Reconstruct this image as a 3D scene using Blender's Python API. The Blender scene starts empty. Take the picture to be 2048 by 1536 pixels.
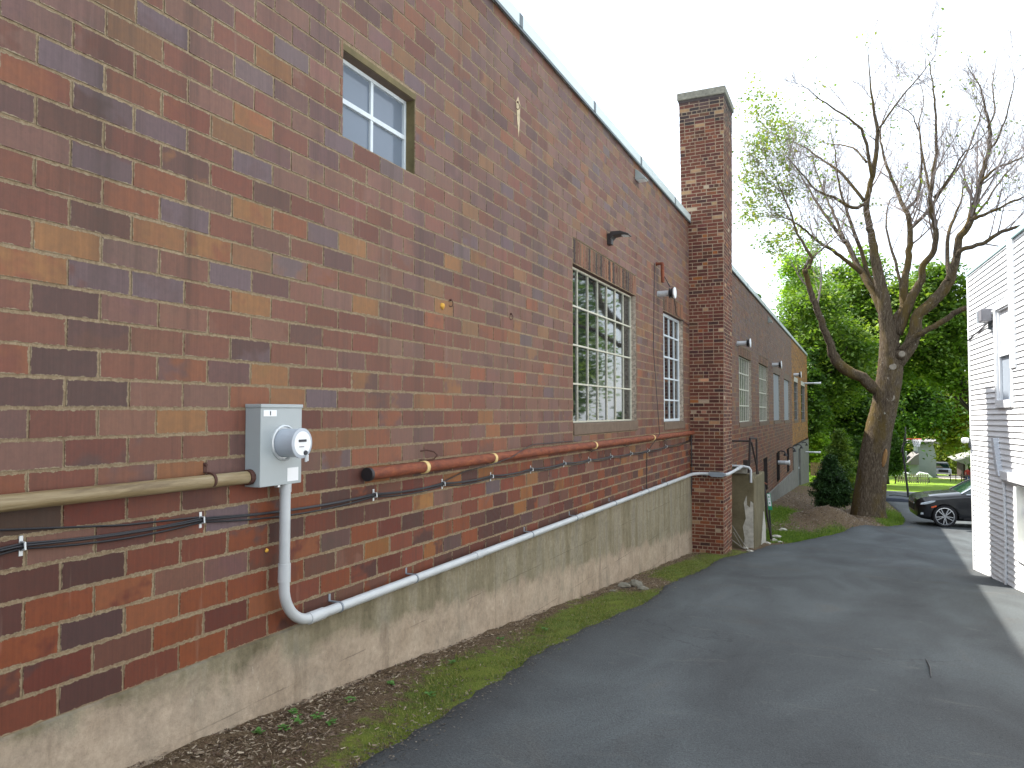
import bpy, bmesh, math, random
import numpy as np
from mathutils import Vector, Matrix
random.seed(7); RNG=np.random.default_rng(11)
SC=bpy.context.scene; COL=SC.collection
PI=math.pi
# ------------------------------------------------------------------ camera, sky, sun, exposure
# world frame: Y runs along the brick wall, X across the drive, Z up; the camera eye is the origin
F=1479.0; D=3.19                                  # focal length in photo pixels, eye to wall (m)
PITCH=math.atan(55/F); YAW=math.atan(688/(F/math.cos(PITCH)))
cd=bpy.data.cameras.new('camera'); cam=bpy.data.objects.new('camera',cd); COL.objects.link(cam)
cd.sensor_width=36; cd.lens=F/2048*36; cd.clip_start=.05; cd.clip_end=3000
cam.rotation_euler=(PI/2+PITCH,0,YAW); SC.camera=cam
SUN_V=Vector((.70,-.25,-1)).normalized()         # direction the light travels
w=bpy.data.worlds.new('World'); SC.world=w; w.use_nodes=True
nt=w.node_tree; sky=nt.nodes.new('ShaderNodeTexSky'); sky.sky_type='NISHITA'; sky.sun_disc=False
elev=math.asin(-SUN_V.z); sky.sun_elevation=elev
sky.sun_rotation=math.atan2(-SUN_V.x,-SUN_V.y)
sky.dust_density=1.5; sky.air_density=1.0; sky.ozone_density=1.0; sky.altitude=100
nt.nodes['Background'].inputs[1].default_value=.12
sky_white=nt.nodes.new('ShaderNodeMixRGB'); sky_white.inputs[0].default_value=.72; sky_white.inputs[2].default_value=(5.6,6.0,6.4,1)   # even white added so the sky clips to white
nt.links.new(sky.outputs[0],sky_white.inputs[1]); nt.links.new(sky_white.outputs[0],nt.nodes['Background'].inputs[0])
sd=bpy.data.lights.new('sun','SUN'); sd.energy=4.0; sd.angle=math.radians(.6); sd.color=(1,.95,.87)
so=bpy.data.objects.new('sun',sd); COL.objects.link(so); so.location=(0,0,40)
so.rotation_euler=SUN_V.to_track_quat('-Z','Y').to_euler()
SC.view_settings.view_transform='Standard'; SC.view_settings.look='None'
SC.view_settings.exposure=1.6; SC.view_settings.gamma=1
SC.render.engine='CYCLES'

# ------------------------------------------------------------------ geometry of the survey
def ray(x,y):
    a,b=(x-1024)/F,-(y-768)/F
    fy=math.cos(PITCH)-b*math.sin(PITCH); fz=math.sin(PITCH)+b*math.cos(PITCH)
    return (a*math.cos(YAW)-fy*math.sin(YAW), fy*math.cos(YAW)+a*math.sin(YAW), fz)
def wl(x,y,q=D):                                  # point of the wall plane -> (s,z)
    r=ray(x,y); k=-q/r[0]; return r[1]*k,r[2]*k
def ats(x,y,s):                                   # point at distance s along the wall
    r=ray(x,y); k=s/r[1]; return Vector((r[0]*k,s,r[2]*k))
def lerp(t,tab):
    if t<=tab[0][0]: return tab[0][1]
    for (a,b),(c,d) in zip(tab,tab[1:]):
        if t<=c: return b+(d-b)*(t-a)/(c-a)
    return tab[-1][1]
ROAD=[(-60,.9),(-12,-.35),(0,-1.47),(4.2,-1.86),(9.7,-2.41),(15.7,-2.95),(20,-3.32),(28.8,-3.95),(37,-4.35),(46,-4.75),(63,-5.85),(92,-7.8),(121,-9.3),(250,-14),(600,-18)]
def ss(a,b,x):
    t=max(0.,min(1.,(x-a)/(b-a))); return t*t*(3-2*t)
def G(p,s):
    z=lerp(s,ROAD)
    bank=.42*ss(20,29,s)*(1-ss(-3.0,-.3,p))
    m=.34*math.exp(-((s-31)/3.2)**2-((p-.2)/1.0)**2)+.62*math.exp(-((s-26.3)/1.5)**2-((p+.85)/.95)**2)
    return z+bank+m
def gr(x,y):
    r=ray(x,y); k=1.
    while k<700 and r[2]*k>G(r[0]*k,r[1]*k): k*=1.002
    return Vector((r[0]*k,r[1]*k,G(r[0]*k,r[1]*k)))

# ------------------------------------------------------------------ materials
def lin(v):
    v/=255.; return v/12.92 if v<=.04045 else ((v+.055)/1.055)**2.4
def C(r,g,b,k=1.): return (min(1,lin(r)*k),min(1,lin(g)*k),min(1,lin(b)*k),1)
class NT:
    def __init__(s,name):
        s.m=bpy.data.materials.new(name); s.m.use_nodes=True; s.t=s.m.node_tree
        s.b=s.t.nodes['Principled BSDF']; s.out=s.t.nodes['Material Output']
    def n(s,ty,**k):
        o=s.t.nodes.new('ShaderNode'+ty)
        for a,v in k.items():
            if a.startswith('i_'):
                o.inputs[int(a[2:])].default_value=v
            else: setattr(o,a,v)
        return o
    def l(s,a,b): s.t.links.new(a,b)
    def coord(s,kind='Object',scale=(1,1,1)):
        c=s.n('TexCoord'); m=s.n('Mapping'); m.inputs['Scale'].default_value=scale
        s.l(c.outputs[kind],m.inputs[0]); return m.outputs[0]
    def geo(s,scale=(1,1,1)):
        c=s.n('NewGeometry'); m=s.n('Mapping'); m.inputs['Scale'].default_value=scale
        s.l(c.outputs['Position'],m.inputs[0]); return m.outputs[0]
    def noise(s,vec,scale,detail=4,rough=.6,dist=0):
        o=s.n('TexNoise'); o.inputs['Scale'].default_value=scale; o.inputs['Detail'].default_value=detail
        o.inputs['Roughness'].default_value=rough; o.inputs['Distortion'].default_value=dist
        s.l(vec,o.inputs['Vector']); return o.outputs[0]
    def ramp(s,f,*st):
        o=s.n('ValToRGB'); e=o.color_ramp.elements
        while len(e)<len(st): e.new(.5)
        for i,(p,c) in enumerate(st):
            e[i].position=p; e[i].color=c if hasattr(c,'__len__') else (c,c,c,1)
        s.l(f,o.inputs[0]); return o.outputs[0]
    def mix(s,f,a,b,mode='MIX'):
        o=s.n('MixRGB',blend_type=mode)
        for i,v in enumerate((f,a,b)):
            if hasattr(v,'is_output'): s.l(v,o.inputs[i])
            elif i==0: o.inputs[0].default_value=v
            else: o.inputs[i].default_value=v
        return o.outputs[0]
    def math(s,op,a,b=0.,c=0.):
        o=s.n('Math',operation=op)
        for i,v in enumerate((a,b,c)):
            if hasattr(v,'is_output'): s.l(v,o.inputs[i])
            else: o.inputs[i].default_value=v
        return o.outputs[0]
    def bump(s,h,st=.3,d=.01):
        o=s.n('Bump'); o.inputs['Strength'].default_value=st; o.inputs['Distance'].default_value=d
        s.l(h,o.inputs['Height']); s.l(o.outputs[0],s.b.inputs['Normal'])
    def fin(s,col,rough=.6,metal=0,spec=.5):
        if hasattr(col,'is_output'): s.l(col,s.b.inputs['Base Color'])
        else: s.b.inputs['Base Color'].default_value=col
        if hasattr(rough,'is_output'): s.l(rough,s.b.inputs['Roughness'])
        else: s.b.inputs['Roughness'].default_value=rough
        s.b.inputs['Metallic'].default_value=metal; s.b.inputs['Specular IOR Level'].default_value=spec
        return s.m
def simple(name,col,rough=.5,metal=0,spec=.5,var=.15,scale=12,bump=.0,streak=False):
    t=NT(name); v=t.geo((1,1,.15) if streak else (1,1,1)); f=t.noise(v,scale,5,.65)
    lo=tuple(c*(1-var) for c in col[:3])+(1,); hi=tuple(min(1,c*(1+var)) for c in col[:3])+(1,)
    c=t.ramp(f,(.3,lo),(.7,hi))
    if bump: t.bump(t.noise(t.geo(),scale*6,4),bump,.004)
    return t.fin(c,rough,metal,spec)
M={}
def block_mat(name,mort,streaks=True,edge=.0045,rough=.55,fine=1.):
    t=NT(name); P=t.geo()
    a=t.n('Attribute',attribute_name='col'); b=t.n('Attribute',attribute_name='col2')
    big=t.noise(t.geo((1,1,1.3)),3.3,3,.6); two=t.ramp(big,(.5,0.),(.6,1.))
    c=t.mix(two,a.outputs['Color'],b.outputs['Color'])
    comb=t.noise(t.geo((90,90,2.2)),1,3,.6)                 # combed vertical texture of the face
    c=t.mix(.28,c,t.ramp(comb,(.3,.45),(.7,1.)),'MULTIPLY')
    mot=t.noise(P,28,5,.7); c=t.mix(.45,c,t.ramp(mot,(.3,.62),(.62,1.15)),'MULTIPLY')
    pit=t.noise(P,55,3,.85); c=t.mix(t.math('MULTIPLY',t.ramp(pit,(.70,0.),(.76,1.)),.7),c,C(40,32,28)); 
    sp2=t.noise(t.geo((40,40,26)),1.,3,.8); c=t.mix(t.math('MULTIPLY',t.ramp(sp2,(.74,0.),(.80,1.)),.5),c,C(176,160,136,.8))
    br=t.noise(P,.55,4,.6); c=t.mix(.5,c,t.ramp(br,(.3,.72),(.7,1.12)),'MULTIPLY')
    if streaks:
        sk=t.noise(t.geo((3.1,3.1,.16)),1.6,5,.65)
        c=t.mix(t.math('MULTIPLY',t.ramp(sk,(.52,0.),(.72,1.)),.55),c,C(62,52,46),'MIX')
        ef=t.noise(t.geo((5,5,.5)),1.4,6,.7)
        c=t.mix(t.math('MULTIPLY',t.ramp(ef,(.62,0.),(.8,1.)),.22),c,C(190,180,165),'MIX')
    u=t.n('UVMap',uv_map='uv'); h=t.n('UVMap',uv_map='half')
    su=t.n('SeparateXYZ'); sh=t.n('SeparateXYZ'); t.l(u.outputs[0],su.inputs[0]); t.l(h.outputs[0],sh.inputs[0])
    dx=t.math('SUBTRACT',sh.outputs[0],t.math('ABSOLUTE',su.outputs[0]))
    dy=t.math('SUBTRACT',sh.outputs[1],t.math('ABSOLUTE',su.outputs[1]))
    d=t.math('MINIMUM',dx,dy)
    en=t.noise(P,34*fine,4,.75); en2=t.noise(P,7,2,.5)
    thr=t.math('ADD',t.math('MULTIPLY',t.math('SUBTRACT',en,.5),.030/fine),t.math('MULTIPLY',t.math('SUBTRACT',en2,.5),.012/fine))
    d2=t.math('SUBTRACT',d,t.math('ADD',thr,edge*.2))
    mk=t.math('SUBTRACT',1.,t.ramp(t.math('MULTIPLY',d2,100.),(0.,0.),(.14,1.)))
    mn=t.noise(P,60,5,.75)
    mc=t.mix(1.,mort,t.ramp(mn,(.25,.55),(.75,1.2)),'MULTIPLY')
    c=t.mix(mk,c,mc)
    hgt=t.math('ADD',t.math('MULTIPLY',mk,t.math('MULTIPLY',mn,1.)),t.math('MULTIPLY',mot,.25))
    t.bump(hgt,.5,.006)
    return t.fin(c,t.ramp(mot,(.3,rough),(.7,rough+.25)),0,.3)
def mats():
    M['block']=block_mat('glazed_block',C(154,138,112,.86))
    M['brick']=block_mat('chimney_brick',C(172,154,132,.85),False,fine=2.2,rough=.75)
    # mortar bed behind the blocks
    t=NT('mortar'); P=t.geo(); n1=t.noise(P,55,6,.75); n2=t.noise(P,1.2,3,.6)
    c=t.ramp(n1,(.2,C(100,84,66,.85)),(.5,C(151,132,106,.86)),(.8,C(184,168,142,.9)))
    c=t.mix(.35,c,t.ramp(n2,(.35,.6),(.65,1.)),'MULTIPLY'); t.bump(n1,.8,.006); M['mortar']=t.fin(c,.95,0,.2)
    t=NT('chimney_mortar'); P=t.geo(); n1=t.noise(P,70,6,.75)
    c=t.ramp(n1,(.2,C(110,92,76,.8)),(.5,C(170,150,128,.85)),(.8,C(198,182,160,.85))); t.bump(n1,.7,.006); M['cmortar']=t.fin(c,.95,0,.2)
    # poured foundation: splash band, stains, form marks
    t=NT('old_concrete'); P=t.geo(); sep=t.n('SeparateXYZ'); t.l(P,sep.inputs[0])
    n1=t.noise(P,2.2,6,.65,.4); n2=t.noise(P,26,6,.75); st=t.noise(t.geo((2.6,2.6,.35)),1.5,6,.65)
    band=t.math('ADD',t.math('ADD',sep.outputs[2],t.math('MULTIPLY',sep.outputs[1],.083)),1.13)   # height over the old soil line
    band=t.math('ADD',band,t.math('MULTIPLY',t.math('SUBTRACT',n1,.5),.55))
    up=t.ramp(t.math('ADD',band,.5),(.38,0.),(.5,1.))
    low=t.ramp(n1,(.3,C(168,150,129,.8)),(.55,C(190,172,151,.8)),(.75,C(168,156,138,.8)))
    hi=t.ramp(st,(.3,C(118,108,84,.8)),(.5,C(148,138,114,.8)),(.72,C(170,163,146,.8)))
    c=t.mix(up,low,hi)
    c=t.mix(t.math('MULTIPLY',t.ramp(st,(.56,0.),(.68,1.)),.35),c,C(78,66,48),'MIX')
    c=t.mix(.7,c,t.ramp(n2,(.3,.68),(.65,1.1)),'MULTIPLY')
    bl=t.noise(P,5.5,6,.7,.5); c=t.mix(.6,c,t.ramp(bl,(.32,.66),(.6,1.08)),'MULTIPLY')
    pt=t.noise(P,38,3,.8); c=t.mix(t.math('MULTIPLY',t.ramp(pt,(.70,0.),(.74,1.)),.8),c,C(50,42,34))
    # whitish paint scrapes
    m=t.n('Mapping'); m.inputs['Scale'].default_value=(3,3,1.1); t.l(P,m.inputs[0])
    sc=t.noise(m.outputs[0],7,7,.8); zone=t.noise(P,.7,2,.5)
    c=t.mix(t.math('MULTIPLY',t.math('MULTIPLY',t.ramp(sc,(.6,0.),(.68,1.)),t.ramp(zone,(.55,0.),(.65,1.))),.6),c,C(205,200,185,1.1),'MIX')
    # form board lines
    zz=t.math('ADD',sep.outputs[2],t.math('MULTIPLY',n1,.03))
    fr=t.math('FRACT',t.math('MULTIPLY',t.math('ADD',zz,5.),2.1)); ln=t.math('MULTIPLY',t.math('LESS_THAN',fr,.016),t.ramp(t.noise(P,1.7,3,.6),(.45,0.),(.55,1.)))
    yy=t.math('FRACT',t.math('MULTIPLY',t.math('ADD',sep.outputs[1],t.math('MULTIPLY',n1,.05)),.155)); ln2=t.math('MULTIPLY',t.math('LESS_THAN',yy,.0025),.6)
    c=t.mix(t.math('MULTIPLY',t.math('MAXIMUM',ln,ln2),.4),c,C(70,60,48))
    t.bump(t.math('SUBTRACT',t.math('ADD',n2,t.math('MULTIPLY',n1,1.5)),t.math('MULTIPLY',t.math('MAXIMUM',ln,ln2),1.)),.5,.012)
    M['concrete']=t.fin(c,.9,0,.3)
    t=NT('bulkhead_concrete'); P=t.geo(); n1=t.noise(P,1.6,6,.65); n2=t.noise(P,24,5,.7)
    c=t.ramp(n1,(.3,C(98,90,66,.8)),(.6,C(128,118,92,.8)),(.75,C(154,144,120,.8))); c=t.mix(.4,c,t.ramp(n2,(.3,.7),(.7,1.1)),'MULTIPLY')
    t.bump(n2,.5,.01); M['bulk']=t.fin(c,.9,0,.3)
    M['patchcon']=simple('patched_concrete',C(190,186,174,.85),.9,var=.25,scale=9,bump=.4)
    M['capcon']=simple('cap_concrete',C(132,128,116,.9),.9,var=.35,scale=14,bump=.5)
    M['sill']=simple('sill_stone',C(108,90,74,.85),.8,var=.25,scale=10,bump=.3)
    M['jamb']=simple('whitewashed_jamb',C(150,138,124,1.1),.9,var=.6,scale=22,bump=.6)
    M['olive']=simple('olive_concrete',C(108,96,62,.85),.85,var=.3,scale=8,bump=.3)
    M['greycon']=simple('grey_render',C(120,118,110,.8),.9,var=.25,scale=3,bump=.3)
    # asphalt
    t=NT('asphalt'); P=t.geo(); fine=t.noise(P,160,4,.8); sp=t.noise(P,420,2,.7)
    L=t.noise(t.geo((1.,.42,1)),.85,5,.55,.6); L2=t.noise(t.geo((.75,1.6,1)),.6,4,.6,1.2)
    c=t.ramp(L,(.32,C(68,71,73,.82)),(.5,C(82,87,89,.82)),(.62,C(93,99,101,.82)),(.78,C(104,99,92,.82)))
    c=t.mix(t.ramp(L2,(.58,0.),(.8,.45)),c,C(100,90,78,.72))
    dk=t.noise(t.geo((1.3,.35,1)),2.1,4,.65,.8); c=t.mix(t.ramp(dk,(.62,0.),(.8,.35)),c,C(44,46,50,.8))
    edge=t.n('Attribute',attribute_name='edge'); c=t.mix(t.math('MULTIPLY',edge.outputs['Fac'],t.ramp(fine,(.4,.35),(.6,.95))),c,C(44,45,47))
    ag=t.noise(P,75,3,.85); c=t.mix(.85,c,t.ramp(ag,(.3,.45),(.7,1.5)),'MULTIPLY'); vo=t.n('TexVoronoi',feature='DISTANCE_TO_EDGE'); vo.inputs['Scale'].default_value=.55; dn_=t.n('Mapping'); nn=t.n('TexNoise'); nn.inputs['Scale'].default_value=2.2; nn.inputs['Detail'].default_value=6; t.l(P,nn.inputs['Vector']); va=t.n('VectorMath',operation='ADD'); t.l(P,va.inputs[0]); t.l(nn.outputs['Color'],va.inputs[1]); t.l(va.outputs[0],vo.inputs['Vector']); ck=t.math('MULTIPLY',t.math('LESS_THAN',vo.outputs['Distance'],.006),t.ramp(t.noise(P,.5,3,.6),(.56,0.),(.6,1.))); c=t.mix(t.math('MULTIPLY',ck,.35),c,C(34,35,37))
    wp=t.noise(t.geo((1.,2.2,1)),1.6,6,.75,.8); c=t.mix(t.ramp(wp,(.6,0.),(.72,.35)),c,C(140,138,130,.76)); c=t.mix(.6,c,t.ramp(fine,(.25,.45),(.75,1.35)),'MULTIPLY'); c=t.mix(t.math('MULTIPLY',t.ramp(t.noise(P,130,2,.8),(.68,0.),(.76,1.)),.35),c,C(170,165,155))
    t.bump(t.math('ADD',ag,t.math('MULTIPLY',L,2.)),.6,.01); M['asphalt']=t.fin(c,.82,0,.4)
    # soil with moss and grass by attribute
    t=NT('soil'); P=t.geo(); a=t.n('Attribute',attribute_name='grass'); n1=t.noise(P,9,6,.7); n2=t.noise(P,80,5,.75); n3=t.noise(P,1.1,3,.6)
    dirt=t.ramp(n2,(.25,C(56,44,33,.9)),(.5,C(106,88,68,.9)),(.75,C(154,138,112,.9))); dirt=t.mix(.5,dirt,t.ramp(n1,(.3,.6),(.7,1.15)),'MULTIPLY')
    gc=t.ramp(n2,(.3,C(60,70,30,.9)),(.5,C(92,108,44,.9)),(.75,C(138,140,76,.9))); gc=t.mix(t.ramp(n3,(.4,0.),(.65,.5)),gc,C(120,128,48))
    mk=t.ramp(t.math('ADD',a.outputs['Fac'],t.math('MULTIPLY',t.math('SUBTRACT',n1,.5),1.3)),(.42,0.),(.62,1.))
    c=t.mix(mk,dirt,gc); t.bump(t.math('ADD',n2,n1),.9,.02); M['soil']=t.fin(c,.95,0,.15)
    t=NT('lawn'); P=t.geo(); n1=t.noise(P,.35,4,.6); n2=t.noise(P,14,4,.7)
    c=t.ramp(n1,(.3,C(98,128,34,1.)),(.7,C(134,160,48,1.))); c=t.mix(.4,c,t.ramp(n2,(.3,.6),(.7,1.1)),'MULTIPLY'); t.bump(n2,.6,.03); M['lawn']=t.fin(c,.9,0,.2)
    M['blade']=simple('grass_blade',C(92,118,36,1.),.7,var=.35,scale=6)
    M['chip']=simple('wood_chip',C(120,98,76,1.1),.9,var=.6,scale=60)
    M['weed']=simple('weed_leaf',C(70,112,44,1.1),.6,var=.25,scale=30)
    M['stone']=simple('field_stone',C(128,124,110,.8),.9,var=.3,scale=14,bump=.5)
    # painted and metal things
    M['white_bar']=simple('white_bar',C(214,222,226,.85),.5,var=.08)
    M['cream_bar']=simple('cream_bar',C(200,198,180,.85),.6,var=.2,scale=30)
    M['panel']=simple('grey_board',C(146,150,154,.75),.7,var=.07,scale=2)
    t=NT('glass'); M['glass']=t.fin((.012,.016,.018,1),.03,0,1.0); t.b.inputs['IOR'].default_value=1.75
    wv=t.noise(t.geo(),1.8,2,.5); t.bump(wv,.04,.02)
    t=NT('sky_glass'); M['skyglass']=t.fin((.14,.17,.21,1),.05,0,.5); t.b.inputs['IOR'].default_value=1.4  # blue-grey base colour paints in the sky's reflection
    M['box']=simple('grey_enamel',C(164,172,174,.9),.38,0,var=.05,scale=3)
    M['pvc']=simple('grey_pvc',C(200,204,206,.8),.35,var=.08,scale=5)
    M['pvcband']=simple('pvc_band',C(120,128,136,1.1),.5,var=.1)
    M['galv']=simple('galvanised',C(188,192,194,1.1),.4,.4,var=.12,scale=20)
    t=NT('rust'); P=t.geo(); n=t.noise(t.geo((1,.3,1)),26,6,.75); n2=t.noise(P,3,5,.7)
    c=t.ramp(n,(.3,C(84,42,30,.85)),(.5,C(128,66,42,.85)),(.74,C(160,96,54,.85))); c=t.mix(t.ramp(n2,(.5,0.),(.7,.6)),c,C(104,60,44,.85)); t.bump(n,.5,.004); M['rust']=t.fin(c,.75,.0,.4)
    t=NT('tan_pipe'); P=t.geo(); n=t.noise(t.geo((22,1.4,22)),1.,6,.75,.4); c=t.ramp(n,(.3,C(92,72,44,.85)),(.5,C(142,124,90,.85)),(.75,C(172,160,132,.85))); M['tanpipe']=t.fin(c,.5,0,.5)
    M['darkrust']=simple('dark_rust',C(70,42,34,1.1),.8,var=.3,scale=30)
    M['jute']=simple('pipe_wrap',C(196,172,118,1.2),.9,var=.2,scale=40,bump=.4)
    M['cable']=simple('black_cable',C(30,30,34),.45,var=.1)
    M['black']=simple('black_metal',C(34,33,36),.5,var=.2)
    M['darkiron']=simple('dark_iron',C(46,38,36),.7,var=.3)
    M['bronze']=simple('bronze_lamp',C(48,44,44),.45,var=.1)
    M['lens']=simple('lamp_lens',C(205,212,215,1.1),.25,var=.03)
    M['white']=simple('white_paint',C(225,228,230),.5,var=.03)
    M['label']=simple('white_label',C(228,230,232),.5,var=.02)
    M['ink']=simple('ink',C(50,52,58),.6,var=.05)
    M['coping']=simple('coping_metal',C(205,216,214,.85),.35,.1,var=.05,scale=2)
    M['seam']=simple('seam_metal',C(84,92,96),.5,var=.1)
    M['roof']=simple('tar_roof',C(70,70,70),.9,var=.2)
    M['siding']=simple('vinyl_siding',(.84,.86,.88,1),.5,var=.05,scale=1.6,streak=True)
    M['shingle']=simple('pale_flashing',C(160,190,190,1.),.6,var=.1)
    M['blind']=simple('window_blind',C(200,200,180,1.),.6,var=.08,scale=3)
    M['greenpl']=simple('green_reflector',C(40,150,110,1.),.4,var=.1)
    M['foam']=simple('yellow_foam',C(196,150,60,1.1),.9,var=.2,scale=60,bump=.5)
    # bark
    t=NT('bark'); P=t.geo(); r=t.noise(t.geo((13,13,2.6)),2.,6,.75,.8); ms=t.noise(t.geo((1,1,.5)),1.3,4,.65); li=t.noise(P,9,5,.7)
    c=t.ramp(r,(.3,C(46,38,31,.9)),(.5,C(92,79,64,.9)),(.72,C(140,128,110,.9)))
    c=t.mix(t.ramp(ms,(.46,0.),(.6,.75)),c,C(104,86,40,.85)); c=t.mix(t.ramp(li,(.64,0.),(.7,.7)),c,C(170,172,160,1.1))
    t.bump(r,.9,.06); M['bark']=t.fin(c,.9,0,.2)
    M['twig']=simple('grey_twig',C(128,116,112,1.1),.85,var=.2,scale=1.2)
    M['darkbark']=simple('dark_bark',C(60,52,44,1.),.9,var=.3,scale=5)
    M['cut']=simple('sawn_wood',C(146,136,120,.75),.8,var=.25,scale=12)
def leaf_mat(name,a,b,c3,trans=.35):
    t=NT(name); g=t.n('NewGeometry'); at=t.n('Attribute',attribute_name='tint')
    col=t.ramp(at.outputs['Fac'],(0.,a),(.5,b),(1.,c3))
    t.b.inputs['Roughness'].default_value=.55; t.b.inputs['Specular IOR Level'].default_value=.35
    t.l(col,t.b.inputs['Base Color'])
    tr=t.n('BsdfTranslucent'); bright=t.mix(1.,col,(1.5,1.55,.7,1),'MULTIPLY'); t.l(bright,tr.inputs['Color'])
    mx=t.n('MixShader'); mx.inputs[0].default_value=trans; t.l(t.b.outputs[0],mx.inputs[1]); t.l(tr.outputs[0],mx.inputs[2])
    t.l(mx.outputs[0],t.out.inputs['Surface']); return t.m
mats()
M['leaf']=leaf_mat('maple_leaf',C(58,84,30),C(88,118,42),C(128,146,60),.4)
M['leaf_dark']=leaf_mat('dark_leaf',C(44,70,28),C(70,102,38),C(106,138,56),.4)
M['leaf_bright']=leaf_mat('bright_leaf',C(84,120,30),C(112,150,42),C(146,176,60),.45)
M['leaf_pale']=leaf_mat('pale_leaf',C(96,106,34),C(124,138,56),C(150,150,60),.4)
M['strip_leaf']=leaf_mat('strip_leaf',C(72,90,38,.95),C(98,114,50,.95),C(158,150,96,.9),.25)
M['leaf_pale2']=leaf_mat('sparse_leaf',C(74,100,38),C(104,128,52),C(150,148,70),.35)
M['needle']=leaf_mat('needle',C(30,50,26),C(44,72,34),C(66,98,44),.2)

# ------------------------------------------------------------------ mesh helpers
WO={}
def prop(o,label=None,cat=None,group=None,kind=None):
    if label: o['label']=label
    if cat: o['category']=cat
    if group: o['group']=group
    if kind: o['kind']=kind
    return o
def thing(name,label,cat,loc=(0,0,0),group=None):
    o=bpy.data.objects.new(name,None); o.empty_display_size=.2; COL.objects.link(o); o.location=loc; WO[o]=Vector(loc)
    return prop(o,label,cat,group)
def link(name,me,mat,parent=None,origin=None,smooth=False,bevel=0,sharp=35):
    """me in world coordinates; moved under its parent's origin"""
    if parent is not None: off=WO[parent]; o_loc=Vector((0,0,0))
    else:
        if origin is None:
            vs=np.empty(len(me.vertices)*3,np.float32); me.vertices.foreach_get('co',vs); vs=vs.reshape(-1,3)
            lo,hi=vs.min(0),vs.max(0); origin=((lo[0]+hi[0])/2,(lo[1]+hi[1])/2,lo[2])
        off=Vector(origin); o_loc=off
    me.transform(Matrix.Translation(-off))
    if mat:
        if isinstance(mat,(list,tuple)):
            for m_ in mat: me.materials.append(m_)
        else: me.materials.append(mat)
    if smooth:
        me.shade_smooth()
        if sharp: me.set_sharp_from_angle(angle=math.radians(sharp))
    o=bpy.data.objects.new(name,me); COL.objects.link(o); o.location=o_loc
    WO[o]=off
    if parent is not None: o.parent=parent
    if bevel:
        b=o.modifiers.new('bevel','BEVEL'); b.width=bevel; b.segments=2; b.limit_method='ANGLE'
    return o
class MB:
    def __init__(s): s.v=[]; s.f=[]
    def add(s,vs,fs):
        n=len(s.v); s.v+= [tuple(v) for v in vs]; s.f+=[tuple(i+n for i in f) for f in fs]; return s
    def box(s,x0,y0,z0,x1,y1,z1):
        return s.add([(x0,y0,z0),(x1,y0,z0),(x1,y1,z0),(x0,y1,z0),(x0,y0,z1),(x1,y0,z1),(x1,y1,z1),(x0,y1,z1)],
            [(0,3,2,1),(4,5,6,7),(0,1,5,4),(1,2,6,5),(2,3,7,6),(3,0,4,7)])
    def obox(s,c,dx,dy,dz,hx,hy,hz):      # centre, three axis vectors, half sizes
        c,dx,dy,dz=map(Vector,(c,dx,dy,dz)); vs=[c+dx*a*hx+dy*b*hy+dz*e*hz for e in(-1,1) for a,b in((-1,-1),(1,-1),(1,1),(-1,1))]
        return s.add(vs,[(0,3,2,1),(4,5,6,7),(0,1,5,4),(1,2,6,5),(2,3,7,6),(3,0,4,7)])
    def prism(s,poly,ax,a,b):             # poly of 2D points, extruded along axis 0/1/2 from a to b
        def P(u,v,w): return {0:(w,u,v),1:(u,w,v),2:(u,v,w)}[ax]
        n=len(poly); vs=[P(u,v,a) for u,v in poly]+[P(u,v,b) for u,v in poly]
        return s.add(vs,[tuple(range(n))[::-1],tuple(range(n,2*n))]+[(i,(i+1)%n,n+(i+1)%n,n+i) for i in range(n)])
    def tube(s,pts,r,seg=10,cap=True):
        pts=[Vector(p) for p in pts]; n=len(pts); rs=r if hasattr(r,'__len__') else [r]*n
        up=None; base=len(s.v); vs=[]
        for i,p in enumerate(pts):
            t=(pts[min(i+1,n-1)]-pts[max(i-1,0)])
            if t.length<1e-9: t=Vector((0,0,1))
            t.normalize()
            if up is None: up=t.cross(Vector((0,0,1)) if abs(t.z)<.9 else Vector((1,0,0))).normalized()
            up=(up-t*up.dot(t)); up=up.normalized() if up.length>1e-6 else t.orthogonal().normalized()
            w_=t.cross(up)
            for k in range(seg):
                a=2*PI*k/seg; vs.append(p+(up*math.cos(a)+w_*math.sin(a))*rs[i])
        fs=[(i*seg+k,i*seg+(k+1)%seg,(i+1)*seg+(k+1)%seg,(i+1)*seg+k) for i in range(n-1) for k in range(seg)]
        if cap: fs+=[tuple(range(seg))[::-1],tuple((n-1)*seg+k for k in range(seg))]
        return s.add(vs,fs)
    def disc_ring(s,c,ax,r0,r1,h,seg=24):   # tube ring along axis
        return s
    def lathe(s,c,axis,prof,seg=20,cap=True):      # prof: (distance along axis, radius)
        c,axis=Vector(c),Vector(axis).normalized(); u=axis.orthogonal().normalized(); w_=axis.cross(u); vs=[]
        for h,r in prof:
            for k in range(seg):
                a=2*PI*k/seg; vs.append(c+axis*h+(u*math.cos(a)+w_*math.sin(a))*max(r,1e-4))
        n=len(prof); fs=[(i*seg+k,i*seg+(k+1)%seg,(i+1)*seg+(k+1)%seg,(i+1)*seg+k) for i in range(n-1) for k in range(seg)]
        if cap: fs+=[tuple(range(seg))[::-1],tuple((n-1)*seg+k for k in range(seg))]
        return s.add(vs,fs)
    def mesh(s,name='m'):
        me=bpy.data.meshes.new(name); me.from_pydata(s.v,[],s.f); me.update(); return me
    def build(s,name,mat,parent=None,**k): return link(name,s.mesh(name),mat,parent,**k)
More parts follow.
